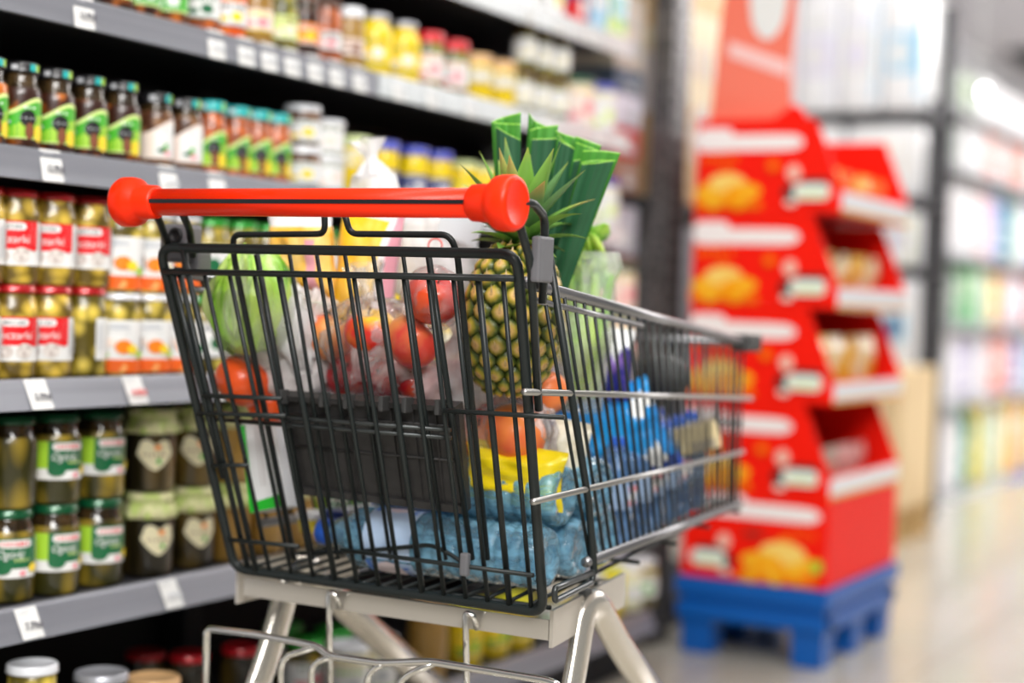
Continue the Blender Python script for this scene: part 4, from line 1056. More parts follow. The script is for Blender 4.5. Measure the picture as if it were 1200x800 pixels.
pack('pasta_bag', 'bright blue pasta bag tipped against the basket side', 'food bag', P(737, 516, 2.285) + Vector((-.022, 0, 0)), .165, .145, .06, [BLU, WPR, NVP], blue_art, 6, (0, -26, 12))
PUR = mat('blue_violet_wrapper', (.02, .02, .30), .28, coat=.7, col2=(.30, .16, .62), scale=26, ramp=(.5, .62), bump=.6, bscale=20)
pack('sweets_bag', 'shiny blue-violet bag with white top beside the salad bag', 'sweets bag', P(722, 426, 2.26), .048, .108, .035, [PUR, WHITE], lambda u, v, s: 1 if v > .66 + .1 * math.sin(u * 9) else 0, 7, (0, 4, 10))
t = thing('dark_lump', 'dark rounded loaf shape behind the blue-violet bag', 'lump', P(776, 462, 2.43))
link('lump', MB().add(sphere((0, 0, .028), (.045, .036, .036), 28, 18, crumple(21, .05)), 0, True).mesh('lump', [mat('near_black_surface', (.02, .018, .018), .55)]), t)  # unidentified dark item, modelled as a plain rounded form
BEI = mat('beige_carton_card', (.66, .54, .30), .5, coat=.2)
t = thing('biscuit_box', 'beige box with cream spots lying near the front end of the basket', 'carton', P(820, 528, 2.50) + Vector((-.012, 0, 0)), rot=(.05, -.28, .35))
link('body', MB().add(box((0, 0, .02), (.095, .06, .045), .004)).mesh('body', [BEI]), t)
a = Art(plane_map((0, -.0305, .02), (1, 0, 0), (0, 0, 1), (0, -1, 0))); a.oval(-.032, .004, .010, .014, PAPER); a.oval(-.020, -.008, .008, .008, CREAM_P); a.rect(.0, .042, -.02, -.004, mat('grey_tan_card', (.4, .34, .24), .5), 3)
link('printed_panel', a.mb.mesh('art', a.mats), t)

# white carton leaning against the gate
c_ = P(318, 545, 1.885)
t = thing('milk_carton', 'white carton with bright green edges leaning behind the seat flap', 'carton', c_, rot=(math.radians(-6), math.radians(-14), math.radians(4)))
w, h, d = .060, .128, .045
link('body', MB().add(box((0, 0, 0), (w, d, h), .003)).mesh('body', [WHITE]), t)
a = Art(plane_map((0, -d / 2 - .0004, 0), (1, 0, 0), (0, 0, 1), (0, -1, 0))); G = mat('vivid_green_card', (.02, .52, .03), .4, coat=.3)
a.strip(-w / 2 + .001, w / 2 - .001, lambda u: -h / 2 + .001, lambda u: -h / 2 + .016 + .006 * u / w, G, 6); a.rect(-w / 2 + .001, -w / 2 + .009, -h / 2, h / 2 - .003, G, 1); a.bars(-.005, .006, -.03, .05, 2, mat('pale_grey_print', (.72, .70, .70), .5))  # green trim and two pale grey bars on the front face
link('green_trim', a.mb.mesh('art', a.mats), t)
# small tubs on the basket floor
t = thing('drinks_tub', 'small tub with navy lid on the basket floor under the seat flap', 'tub', P(391, 626, 1.96))
link('body', MB().add(lathe([(0, 0), (.017, 0), (.019, .03), (0, .03)], 22), 0, True).mesh('body', [mat('navy_tub', (.01, .02, .32), .35, coat=.4)]), t)
link('lid', MB().add(lathe([(.0195, .026), (.0205, .028), (.0205, .034), (.018, .036), (0, .036)], 22), 0, True).mesh('lid', [NAVY_P]), t)
t = thing('butter_tub', 'white and yellow tub beside the navy-lidded one', 'tub', P(366, 622, 1.975))
link('body', MB().add(lathe([(0, 0), (.019, 0), (.023, .022), (0, .022)], 22), 0, True).mesh('body', [YP]), t)
link('lid', MB().add(lathe([(.024, .019), (.025, .021), (.025, .028), (.022, .030), (0, .030)], 22), 0, True).mesh('lid', [WHITE]), t)

# water bottles
def pet_mat(name, col, rough=.04):
    return mat(name, col, rough, trans=.95, ior=1.25, coat=.3, bump=.35, bscale=70)
PET = film('blue_bottle_plastic', tint=(.62, .86, 1), milk=(.32, .72, 1.0), amount=.30, milky=.55, gloss=1, scale=40, rough=.05); CAPB = mat('blue_bottle_cap', (.02, .12, .62), .35, coat=.4)
PETD = film('steel_blue_bottle_plastic', tint=(.5, .66, .88), milk=(.20, .42, .80), amount=.30, milky=.40, gloss=.9, scale=40, rough=.06)
def bottle_meshes(r, h, pet, key, lab, LF=(.36, .60)):
    prof = [(0, .004), (r * .55, .006), (r * .7, 0), (r * .92, .003), (r, .012)]
    k = 0; z = .02
    while z < h * (LF[1] + .02):
        prof += [(r, z), (r * .945, z + .004), (r * .945, z + .007), (r, z + .011)]; z += .019
    prof += [(r, h * max(.70, LF[1] + .06)), (r * .96, h * max(.75, LF[1] + .085)), (r * .80, h * max(.82, LF[1] + .11)), (r * .5, h * .92), (r * .36, h * .94), (r * .36, h - .016), (0, h - .016)]
    bd = MB().add(lathe(prof, 28, lambda a, z: 1 + .012 * math.sin(5 * a) * (z < h * .2)), 0, True).mesh(key, [pet])
    cp = MB().add(lathe([(r * .42, h - .020), (r * .45, h - .019), (r * .45, h - .002), (r * .38, h), (0, h)], 24, lambda a, z: 1 + .015 * math.sin(16 * a)), 0, True).mesh(key + '_cap', [CAPB])
    a = Art(round_map(r + .0006)); z0, z1 = h * LF[0], h * LF[1]
    a.rect(-PI * r, PI * r, z0, z1, lab[0], 36)
    for s in (-.9, .9, 2.7):
        a.oval(s * r, (z0 + z1) / 2, r * .5, (z1 - z0) * .3, lab[1]); a.bars(s * r - r * .5, s * r + r * .4, z0 + .006, z0 + .014, 5, lab[2]); a.rect(s * r - r * .5, s * r + r * .5, z1 - .012, z1 - .004, lab[2], 6)
    return bd, cp, a.mb.mesh(key + '_label', a.mats)
PALEB = mat('pale_blue_label', (.52, .68, .92), .35, coat=.4)
BIG = bottle_meshes(.042, .365, PET, 'big_bottle', (PALEB, mat('pale_pink_print', (.86, .74, .80), .4), mat('mid_blue_print', (.10, .25, .75), .35, coat=.3)), (.52, .73)); SMALL = bottle_meshes(.0295, .165, PETD, 'small_bottle', (mat('steel_label', (.30, .42, .62), .35, coat=.4), PAPER, PINK_P))
def bottle(label, ms, loc, rot=(0, 0, 0), group=None):
    t = thing('water_bottle', label, 'water bottle', loc, group, rot); t.rotation_mode = 'ZYX'
    link('bottle', ms[0], t); link('cap', ms[1], t); link('label', ms[2], t)
zf = .524
for (y, z, xs), lb in zip(((1.904, zf + .043, -1.300), (1.992, zf + .046, -1.295), (2.080, zf + .053, -1.30), (1.950, zf + .121, -1.302), (2.038, zf + .125, -1.29)),
        ('large blue water bottle lying lowest, right behind the gate', 'large blue water bottle lying on the basket floor, second from the gate', 'large blue water bottle lying on the basket floor, third from the gate', 'large blue water bottle in the upper layer, nearer the gate', 'large blue water bottle in the upper layer, under the rice bag')):
    bottle(lb, BIG, (xs + .315, y, z), (0, -PI / 2, rnd.uniform(-1, 1)), 'large lying water bottles')
k = 0
for j, y in enumerate((2.215, 2.285, 2.355, 2.425, 2.495, 2.565)):
    for i, dx in enumerate((.038, .102)):
        x = -.973 - (y - 1.9) * .09 - dx; z = floor_z(y) + .006
        bottle(f'small steel-blue water bottle, {ORD[j]} from the gate in the {("row against the basket side", "inner row")[i]}', SMALL, (x, y, z), (0, 0, rnd.uniform(0, 6)), 'small standing water bottles'); k += 1
# ---------------------------------------------------------------- red crisp display on its blue pallet
DX0, DX1, DY0, DY1, PZ = -1.675, -1.283, 3.99, 4.60, .203
PBLUE = mat('blue_pallet_plastic', (.004, .10, .42), .42, coat=.1, spec=.3)
t = thing('plastic_pallet', 'blue plastic display pallet under the red cardboard stack', 'pallet', ((DX0 + DX1) / 2, (DY0 + DY1) / 2, 0))
mb = MB()
mb.add(box2((DX0 - .012, DY0 - .012, .155), (DX1 + .012, DY1 + .012, .203), .006)); mb.add(box2((DX0 + .004, DY0 + .004, .13), (DX1 - .004, DY1 - .004, .16)))
mb.add(box2((DX0 - .008, DY0 - .008, .095), (DX1 + .008, DY0 + .05, .137), .005)); mb.add(box2((DX0 - .008, DY1 - .05, .095), (DX1 + .008, DY1 + .008, .137), .005))
mb.add(box2((DX0 - .008, DY0, .095), (DX0 + .05, DY1, .137), .005)); mb.add(box2((DX1 - .05, DY0, .095), (DX1 + .008, DY1, .137), .005))
part('deck', mb, [PBLUE], t)
for x in (DX0 + .045, DX1 - .045):
    for y in (DY0 + .05, (DY0 + DY1) / 2, DY1 - .05):
        v, f = lathe([(.052, 0), (.056, .004), (.062, .10)], 4); xf = Matrix.Translation((x, y, 0)) @ Matrix.Rotation(PI / 4, 4, 'Z')
        part('foot', MB().add((v, f), 0, False, xf), [PBLUE], t)
RED = mat('red_display_card', (.93, .010, .002), .5, spec=.2)
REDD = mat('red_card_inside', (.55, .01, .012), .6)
CHIP = mat('golden_crisp_print', (.95, .36, .006), .45, spec=.2, col2=(.96, .52, .03), scale=24, ramp=(.4, .6)); CHIP2 = mat('orange_crisp_print', (.94, .17, .004), .45, spec=.2)
STRIP = mat('white_price_strip', (.80, .80, .84), .35, coat=.3); BARW = mat('white_logo_print', (.92, .86, .86), .45); OLIVE_P = mat('dark_red_print', (.42, .02, .01), .5)
TZ = [.203, .43, .67, .91, 1.15, 1.39]
def chips(a, u, v, s, flip=1):
    pk = u - .012 * flip * s; tri = lambda x: v - .046 * s + .098 * s * max(0, 1 - abs(x - pk) / (.098 * s)) ** .75
    a.strip(u - .098 * s, u + .082 * s, lambda x: v - .05 * s, tri, CHIP2, 16); a.strip(u - .085 * s, u + .05 * s, lambda x: v - .044 * s + .01 * s * math.sin(x * 90), lambda x: tri(x) - .012 * s, CHIP, 14)
    for i, (du, dv, w, h) in enumerate(((-.05, -.008, .045, .017), (-.01, .014, .05, .022), (.035, -.006, .045, .018), (.0, -.022, .055, .014))):
        a.oval(u + du * s * flip, v + dv * s, w * s, h * s, CHIP if i != 1 else mat('pale_crisp_print', (.96, .66, .16), .4, coat=.2))
def badge(a, u, v, flip=1):
    a.oval(u - .052 * flip, v - .004, .021, .019, BLACK_P); a.rect(u - .028, u + .045, v + .014, v + .030, BLACK_P, 2); a.cap(u - .045, u + .05, v - .022, v + .018, mat('badge_white', (.80, .86, .80), .4)); a.rect(u - .03, u + .04, v - .014, v - .006, GREEN_P, 3); a.oval(u - .045 * flip, v + .046, .018, .020, mat('badge_blush', (.9, .55, .45), .4)); a.oval(u - .05 * flip, v - .030, .016, .008, BLUSH_P)
TR_LAB = ['bottom', 'second', 'third', 'top']
def tray(i, z0, z1):
    t = thing('display_tray', ['lowest red display tray holding pale packs', 'second red display tray from below, with upright yellow packs', 'third red display tray from below, with leaning yellow packs', 'topmost red display tray, under the header card'][i], 'display tray', ((DX0 + DX1) / 2, (DY0 + DY1) / 2, z0), 'red cardboard display trays')
    h = z1 - z0 - .001; pr = [(DX0, z0), (DX1, z0), (DX1, z0 + .062), (DX1 - .068, z0 + h - .012), (DX1 - .078, z0 + h), (DX0, z0 + h)]
    for y, nm in ((DY0, 'side_panel'), (DY1 - .006, 'side_panel')):
        vs = [(x, y, z) for x, z in pr] + [(x, y + .006, z) for x, z in pr]; n = len(pr)
        sp = part(nm, MB().add((vs, [list(range(n)), list(range(2 * n - 1, n - 1, -1))] + [[k, k + n, (k + 1) % n + n, (k + 1) % n] for k in range(n)])), [RED], t)
        if y == DY0:
            a = Art(plane_map((DX0, y - .0003, z0), (1, 0, 0), (0, 0, 1), (0, -1, 0), .0006))
            a.cap(.0, .10, h - .082, h - .022, BARW); a.cap(.005, .288, h - .080, h - .040, BARW)
            a.bars(.012, .12, h - .112, h - .092, 6, CHIP2); chips(a, .10, .062, 1.05)
            badge(a, .315, .055); a.oval(.215, h - .12, .016, .014, CHIP2)
            part('printed_art', a.mb, a.mats, sp, org=t.location)
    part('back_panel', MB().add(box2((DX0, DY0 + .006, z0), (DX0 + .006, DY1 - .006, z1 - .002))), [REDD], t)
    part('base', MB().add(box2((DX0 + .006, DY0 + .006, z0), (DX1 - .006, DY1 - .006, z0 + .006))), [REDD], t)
    lip = part('front_lip', MB().add(box2((DX1 - .006, DY0 + .0062, z0), (DX1 - .001, DY1 - .0062, z0 + .060), .001)), [RED], t)
    part('price_strip', MB().add(box2((DX1 - .001, DY0 + .004, z0 + .012), (DX1 + .004, DY1 - .004, z0 + .055), .001)).add(box2((DX1 - .001, DY0 + .004, z0 + .002), (DX1 + .003, DY1 - .004, z0 + .011)), 1), [STRIP, mat('orange_strip_edge', (.85, .45, .10), .5)], lip, org=t.location)
for i in range(4): tray(i, TZ[i + 1], TZ[i + 2])
t = thing('display_box', 'solid red cardboard base box with white bar and crisp picture on the blue pallet', 'display base', ((DX0 + DX1) / 2, (DY0 + DY1) / 2, PZ))
b = part('box', MB().add(box2((DX0, DY0, PZ + .0015), (DX1, DY1, TZ[1] - .001), .003)), [RED], t)
h = TZ[1] - PZ
a = Art(plane_map((DX0, DY0 - .0003, PZ), (1, 0, 0), (0, 0, 1), (0, -1, 0), .0006))
a.cap(.06, .175, h - .062, h - .004, BARW); a.cap(.065, .372, h - .062, h - .022, BARW)
a.text('VIENA', .325, h - .092, .020, CHIP2); chips(a, .265, .067, 1.25, -1); badge(a, .075, .055, -1); a.oval(.20, .128, .03, .009, OLIVE_P); a.oval(.372, .060, .014, .018, GREEN_L)
part('printed_art', a.mb, a.mats, b, org=t.location)
# header card
SALM = mat('sheen_paled_header_card', (.92, .20, .13), .4, coat=.25)  # red card; its pinkish reflection is put into the base colour
z0 = 1.39
t = thing('header_card', 'red header card with painted-on sheen and white oval standing on the display', 'sign', (-1.5, 4.03, z0))
pr = [(-1.655, z0), (-1.43, z0), (-1.44, 1.52), (-1.43, 1.74), (-1.46, 1.90), (-1.60, 1.90), (-1.635, 1.66)]
vs = [(x, 4.02, z) for x, z in pr] + [(x, 4.026, z) for x, z in pr]; n = len(pr)
part('card', MB().add((vs, [list(range(n)), list(range(2 * n - 1, n - 1, -1))] + [[k, k + n, (k + 1) % n + n, (k + 1) % n] for k in range(n)])), [SALM], t)
a = Art(plane_map((-1.655, 4.0196, z0), (1, 0, 0), (0, 0, 1), (0, -1, 0)))
a.oval(.150, .31, .052, .105, PAPER); a.strip(.045, .21, lambda u: .165 - .36 * (u - .05), lambda u: .205 - .36 * (u - .05), mat('pale_salmon_print', (.95, .60, .58), .5), 6)
part('printed_art', a.mb, a.mats, t)
pr2 = [(-1.48, 1.39), (-1.39, 1.39), (-1.40, 1.415), (-1.425, 1.428), (-1.45, 1.41)]
part('tab', MB().add(([(x, 4.012, z) for x, z in pr2] + [(x, 4.018, z) for x, z in pr2], [[0, 1, 2, 3, 4], [9, 8, 7, 6, 5]] + [[k, k + 5, (k + 1) % 5 + 5, (k + 1) % 5] for k in range(5)])), [RED], t, 'small bright red tab')
# packs in the trays
YPK = mat('yellow_crisp_pack', (.93, .50, .01), .3, coat=.5, bump=.3, bscale=20); PPK = mat('cream_crisp_pack', (.92, .78, .48), .35, coat=.4, bump=.3, bscale=20)
PKK = mat('pink_crisp_pack', (.88, .48, .45), .35, coat=.4, bump=.3, bscale=20); GPK = mat('grey_beige_pack', (.55, .47, .38), .35, coat=.4, bump=.3, bscale=20)
def tpack(label, i, y, m, m2, rot, dx=.055, h=.15, w=.11, dz=0):
    x = DX1 - dx; z = TZ[i + 1] + .008 + h / 2 * abs(math.cos(math.radians(rot[0]))) + dz
    ctr = Vector((x, y, z)); t = thing('crisp_pack', label, 'crisp pack', ctr, 'crisp packs in the red trays', (0, 0, PI / 2))
    v, f, uv = pillow(w, h, .045, rnd.random() * 9, 12); mb = MB().add((v, f), 0, True, XF((0, 0, 0), rot))
    for k, q in enumerate(mb.f):
        u_, v_, s_ = uv[q[0]]
        if ((u_ - .5) / .35) ** 2 + ((v_ - .42) / .2) ** 2 < 1: mb.m[k] = 1
    link('wrapper', mb.mesh('pack', [m, m2]), t)
NTH = ['nearest', 'second', 'third', 'fourth']
for i, (ms, nm, rot) in enumerate((((GPK, PKK), 'pale pack', (24, 0, 0)), ((YPK, PPK), 'upright yellow crisp pack', (6, 0, 0)), ((YPK, PPK), 'leaning yellow crisp pack', (20, 0, 0)), ((YPK, CHIP2), 'orange crisp pack', (28, 0, 0)))):
    for k in range(4):
        m, m2 = ms if k % 2 == 0 else ms[::-1]
        if i == 0: m, m2 = (GPK, PPK) if k < 2 else (PKK, BLUSH_P)
        tpack(f'{nm} in the {["lowest", "second", "third", "topmost"][i]} red tray, {NTH[k]} from its printed side', i, DY0 + .10 + k * .135, m, m2, (rot[0] * 1, 0, rnd.uniform(-8, 8)), dx=.085 if i else .10, h=(.12, .165, .15, .13)[i])

# ---------------------------------------------------------------- shelving beyond the near bays
MESHB = mat('perforated_black_metal', (.02, .02, .022), .35, .4, col2=(.14, .13, .13), scale=60, pat='voronoi', ramp=(.2, .6))
t = thing('perforated_upright', 'black perforated upright post at the end of the shelving by the red display', 'upright', (-1.78, 4.05, 0))
part('post', MB().add(box2((-1.81, 3.985, 0), (-1.75, 4.10, 2.3), .004)), [MESHB], t)
for k in range(40): part('slot_lug', MB().add(box((-1.746, 4.042, .30 + k * .05), (.006, .05, .016), .002)), [mat('worn_slot_edge', (.25, .24, .24), .3, .7)], t)
t = thing('shelving_unit', 'dark narrow shelving bay with boxed goods between near bays and perforated post', 'shelf unit', (-1.98, 4.0, 0))
part('back_panel', MB().add(box2((-2.23, 3.74, .02), (-2.2, 4.98, 2.2))), [BLACK], t)
part('plinth', MB().add(box2((-2.2, 3.74, 0), (-1.82, 4.98, .08))), [BLACK], t)
BX = -1.83
zv = lambda v: on_x(762, v, BX).z
bts = [(330, 398, 'lilac-grey box on the floor level of the dark bay', (.55, .52, .62), 0), (302, 330, 'brown box of the dark bay, on the lilac-grey box', (.20, .10, .07), 0), (240, 302, 'grey-lilac tall box in the dark bay, right under its shelf', (.50, .48, .56), 1),
       (192, 226, 'brown and cream box standing on the shelf of the dark bay', (.35, .18, .12), 0), (155, 192, 'red box above the brown and cream box', (.55, .06, .06), 0), (117, 155, 'pale lilac box above the red box', (.72, .70, .82), 0), (89, 117, 'slate-blue box under the tall beige box', (.09, .13, .20), 0), (2, 89, 'tall beige box at the top of the dark bay', (.62, .55, .48), 0)]
zs = zv(236)
part('shelf', MB().add(box2((-2.2, 3.745, zs - .02), (BX - .002, 4.975, zs + .012), .003)), [SHELF], t)
for v0, v1, lb, cc, k in bts:
    z1, z0_ = zv(v0), zv(v1)
    if v1 == 398: z0_ = .082
    if v1 == 226: z0_ = zs + .013
    if v0 == 240: z1 = zs - .022
    carton('carton', lb, 'boxes in the dark bay', (BX - .10, 3.90, (z0_ + z1) / 2), (.19, .17, z1 - z0_ - .001), (mat('box_%d' % v0, cc, .5, coat=.2), mat('box_panel_%d' % v0, tuple(min(1, x * 1.12 + .02) for x in cc), .5), PALEINK))
t3 = t
carton('carton', 'tan box behind the red header card', 'boxes in the dark bay', (BX - .10, 4.36, zs + .013 + .33), (.19, .34, .66), (mat('tan_card', (.72, .52, .25), .5), CREAM_P, PAPER))
# end of the far unit: paper goods facing the camera
EY = 7.08
e0, e1 = on_y(880, 300, EY).x, on_y(1084, 300, EY).x
t = thing('shelving_unit', 'far end-of-aisle rack of white paper packs facing the camera', 'shelf unit', ((e0 + e1) / 2, EY + .2, 0))
GREYP = mat('dark_grey_post', (.06, .06, .065), .4, .4)
for x in (e0 - .04, e1): part('upright', MB().add(box2((x - .015, EY, 0), (x + .012, EY + .06, on_y(1030, 118, EY).z), .004)), [GREYP], t)
part('back_panel', MB().add(box2((e0 - .04, EY + .36, 0), (e1, EY + .38, 2.3))), [GREYP], t)
zz = lambda v, u=1030: on_y(u, v, EY).z
levels = [zz(600), zz(432), zz(312), zz(233), zz(131), zz(-30)]
for z in levels: part('shelf', MB().add(box2((e0 - .02, EY + .005, z - .022), (e1 - .02, EY + .36, z - .002), .003)), [GREYP], t)
WPK = mat('white_paper_pack', (.90, .91, .93), .3, coat=.5, bump=.3, bscale=12, col2=(.82, .87, .93), scale=9, ramp=(.5, .75)); CYAN = mat('cyan_print', (.03, .45, .75), .35, coat=.3); LILAC = mat('lilac_print', (.74, .72, .88), .4, coat=.3)
def softpack(label, x0, x1, z0, z1, ms, y=EY + .02, dep=.3, group='paper packs on the end rack'):
    t = thing('paper_pack', label, 'paper pack', ((x0 + x1) / 2, y + dep / 2, z0), group); w, hh = x1 - x0, z1 - z0
    mb = MB().add(box((0, 0, hh / 2), (w, dep, hh), min(w, hh) * .12), 0, True)
    nr = 3 
    link('wrapper', mb.mesh('wrapper', [ms[0]]), t)
    a = Art(plane_map((0, -dep / 2 - .001, 0), (1, 0, 0), (0, 0, 1), (0, -1, 0), .0008))
    a.rect(-w * .36, w * .36, hh * .30, hh * .62, ms[1], 3); a.oval(-w * .08, hh * .46, w * .2, hh * .12, ms[2]); a.bars(-w * .3, w * .3, hh * .68, hh * .76, 5, ms[2]); a.rect(w * .38, w * .44, hh * .1, hh * .9, ms[3], 2)
    link('printed_art', a.mb.mesh('art', a.mats), t)
ux = lambda u: on_y(u, 200, EY).x
for (u0, u1, l, lb, ms) in ((882, 925, 4, 'pink-marked white pack on the upper level, behind the header card', (WPK, BLUSH_P, PINK_P, PINK_P)), (927, 975, 4, 'white pack with pale lilac panel on the upper level of the end rack', (WPK, LILAC, PAPER, LILAC)), (977, 1024, 4, 'white pack with lilac and blue marks in the middle of the upper level', (WPK, PAPER, LILAC, SKY_P)), (1027, 1076, 4, 'white pack with cyan edge stripe by the rack post', (WPK, SKY_P, PAPER, CYAN)),
                            (930, 983, 3, 'plain white pack on the third level, partly behind the red display', (WPK, PAPER, LILAC, PAPER)), (986, 1074, 3, 'large plain white pack on the third level of the end rack', (WPK, PAPER, CREAM_P, PAPER)),
                            (975, 1026, 2, 'pink and white pack on the second level, beside the tray lip', (WPK, PINK_P, PAPER, PINK_P)), (1029, 1074, 2, 'grey-white pack on the second level by the rack post', (WPK, LILAC, PALEINK, GREEN_P)),
                            (990, 1032, 1, 'white pack with navy mark on the lower level', (WPK, LILAC, NAVY_P, SKY_P)), (1035, 1074, 1, 'white and sky-blue pack on the lower level by the rack post', (WPK, SKY_P, NAVY_P, PAPER))):
    softpack(lb, ux(u0), ux(u1), levels[l], levels[l + 1] - .05 if l < 4 else levels[l] + .56, ms)
    if l == 4: softpack(lb.replace('upper level', 'top of the upper level') + ', stacked', ux(u0), ux(u1), levels[l] + .561, levels[l] + .80, ms) if False else None
# tan box on a wooden pallet
bx1 = on_y(1052, 560, 6.3).x; bx0 = bx1 - .5
WOOD = mat('pale_pallet_wood', (.62, .42, .18), .7, col2=(.5, .32, .13), scale=12, stretch=(1, 8, 8))
t = thing('wooden_pallet', 'yellowish wooden pallet on the floor under the tan box', 'pallet', ((bx0 + bx1) / 2, 6.6, 0))
for k in range(5): part('top_board', MB().add(box((bx0 + .06 + k * (bx1 - bx0 - .12) / 4, 6.56, .132), (.09, .56, .02), .003)), [WOOD], t)
for y in (6.32, 6.56, 6.80):
    part('stringer', MB().add(box(((bx0 + bx1) / 2, y, .111), (bx1 - bx0, .08, .02), .003)), [WOOD], t)
    for x in (bx0 + .06, (bx0 + bx1) / 2, bx1 - .06): part('block', MB().add(box((x, y, .06), (.10, .08, .08), .003)), [WOOD], t)
    part('skid', MB().add(box(((bx0 + bx1) / 2, y, .01), (bx1 - bx0, .08, .02), .003)), [WOOD], t)
t = thing('cardboard_box', 'large tan cardboard box on the wooden pallet behind the red display', 'cardboard box', ((bx0 + bx1) / 2, 6.6, .142))
part('carton', MB().add(box2((bx0, 6.3, .143), (bx1, 6.82, on_y(1050, 432, 6.3).z), .004)), [mat('tan_corrugated_card', (.74, .57, .33), .6, col2=(.68, .51, .29), scale=5)], t)
part('tape', MB().add(box2(((bx0 + bx1) / 2 - .03, 6.299, .2), ((bx0 + bx1) / 2 + .03, 6.8205, on_y(1050, 432, 6.3).z + .0008))), [mat('brown_tape', (.6, .45, .25), .3, coat=.4)], t)
# far unit along the aisle
UX = -1.985; UY0, UY1 = 7.50, 14.0
t = thing('shelving_unit', 'long far shelving unit of household bottles running down the aisle', 'shelf unit', (UX - .2, (UY0 + UY1) / 2, 0))
for y in (7.50, 8.75, 10.0, 11.25, 12.5, 13.97): part('upright', MB().add(box2((UX - .45, y, 0), (UX - .40, y + .03, 2.06), .003)), [GREYP], t)
part('end_panel', MB().add(box2((UX - .42, UY0 - .02, 0), (UX + .01, UY0, 2.0), .003)), [mat('grey_end_panel', (.35, .35, .37), .5)], t)
part('back_panel', MB().add(box2((UX - .47, UY0, 0), (UX - .45, UY1, 2.06))), [mat('grey_back_panel', (.7, .7, .72), .6)], t)
fz = lambda v: on_x(1092, v, UX).z
FL = [fz(588), fz(472), fz(378), fz(290), fz(180), fz(106)]
part('plinth', MB().add(box2((UX - .40, UY0, 0), (UX - .03, UY1, FL[0] - .05), .003)), [mat('dark_plinth', (.04, .04, .04), .5)], t)
for k, z in enumerate(FL):
    s = part('shelf', MB().add(box2((UX - .45, UY0, z - .03), (UX - .004, UY1, z - .003), .003)), [mat('grey_far_shelf', (.42, .42, .44), .4, .3)], t)
    for y0, y1, m in ((UY0, 9.3, RAIL_L), (9.3, UY1, mat('blue_far_rail', (.05, .18, .62), .4, coat=.3) if k == 0 else RAIL_L)):
        part('price_rail', MB().add(box2((UX - .003, y0, z - (.085 if k == 0 and y0 > 9 else .032)), (UX + .012, y1, z - .004), .002)), [m], s, org=t.location)
FARC = dict(w=((.86, .85, .87), (.80, .80, .84)), r=((.60, .06, .07), (.85, .8, .8)), m=((.16, .02, .03), (.4, .1, .1)), g=((.14, .48, .20), (.62, .82, .58)), o=((.20, .28, .13), (.42, .5, .36)), l=((.66, .63, .80), (.85, .84, .92)), p=((.86, .52, .54), (.92, .82, .82)), y=((.92, .68, .04), (.95, .85, .5)), b=((.08, .16, .52), (.6, .7, .9)), t=((.02, .30, .22), (.5, .75, .65)), s=((.40, .45, .42), (.62, .66, .62)), a=((.9, .22, .14), (.92, .7, .66)))
CNAME = dict(w='white', r='red', m='maroon', g='green', o='olive-green', l='lilac', p='pink', y='yellow', b='blue', t='teal', s='grey-green', a='coral-red')
FB = {}
def far_item(kind_, ck, w, h):
    key = (kind_, ck, round(h, 2))
    if key in FB: return FB[key]
    a_, b_ = FARC[ck]; m1 = mat('far_' + ck, a_, .35, coat=.3); m2 = mat('far_light_' + ck, b_, .4, coat=.2)
    if kind_ == 'bottle':
        r = w / 2; bd = MB().add(lathe([(r * .8, 0), (r * .95, .006), (r, .02), (r, h * .74), (r * .92, h * .83), (r * .62, h * .88), (r * .55, h * .90), (0, h * .90)], 20), 0, True).mesh('b', [m1])
        cp = MB().add(lathe([(r * .62, h * .88), (r * .66, h * .98), (r * .6, h), (0, h)], 16), 0, True).mesh('c', [m2])
        a = Art(round_map(r)); a.rect(-PI * r, PI * r, h * .16, h * .52, m2, 20); a.oval(-.5 * r, h * .34, r * .5, h * .09, m1)
    else:
        bd = MB().add(box((0, 0, h / 2), (w * .8, w, h), .008)).mesh('b', [m1]); cp = None
        a = Art(plane_map((w * .4, 0, 0), (0, 1, 0), (0, 0, 1), (1, 0, 0), .001)); a.rect(-w * .4, w * .4, h * .45, h * .85, m2, 2); a.oval(0, h * .25, w * .3, h * .12, m2)
        b = Art(plane_map((0, -w / 2, 0), (1, 0, 0), (0, 0, 1), (0, -1, 0), .001)); b.rect(-w * .33, w * .33, h * .35, h * .8, m2, 2)
        n0 = len(a.mats); a.mb.add((b.mb.v, b.mb.f), 0); a.mb.m[-len(b.mb.f):] = [a.mi(m2)] * len(b.mb.f)
    FB[key] = (bd, cp, a.mb.mesh('l', a.mats)); return FB[key]
rows = [('lowest shelf', ['pm', 'bp', 'bw', 'bw', 'bt', 'py', 'bg', 'bw', 'py', 'pa', 'bg', 'by', 'pw', 'bp', 'bw']), ('second shelf up', ['bo', 'bo', 'pw', 'bl', 'bl', 'pw', 'bp', 'pa', 'bp', 'bb', 'pw', 'bt', 'by', 'bw', 'pr']),
        ('third shelf up', ['pr', 'bw', 'bs', 'pg', 'pg', 'bw', 'by', 'pp', 'bl', 'bw', 'pr', 'pw', 'bw', 'pg', 'bw']), ('fourth shelf up', ['pm', 'bp', 'bw', 'bw', 'bw', 'bp', 'bl', 'bb', 'bt', 'bw', 'bw', 'bb', 'pg', 'bw', 'bw']),
        ('fifth shelf up', ['bs', 'bb', 'bs', 'pw', 'pw', 'pa', 'pw', 'pa', 'pa', 'pw', 'pa', 'pa', 'pw', 'pw', 'pa']), ('top shelf', ['bo', 'bs', 'bs', 'bo', 'bs', 'pw', 'pw', 'pw', 'pw', 'pw', 'pw', 'pw', 'pw', 'pw', 'pw'])]
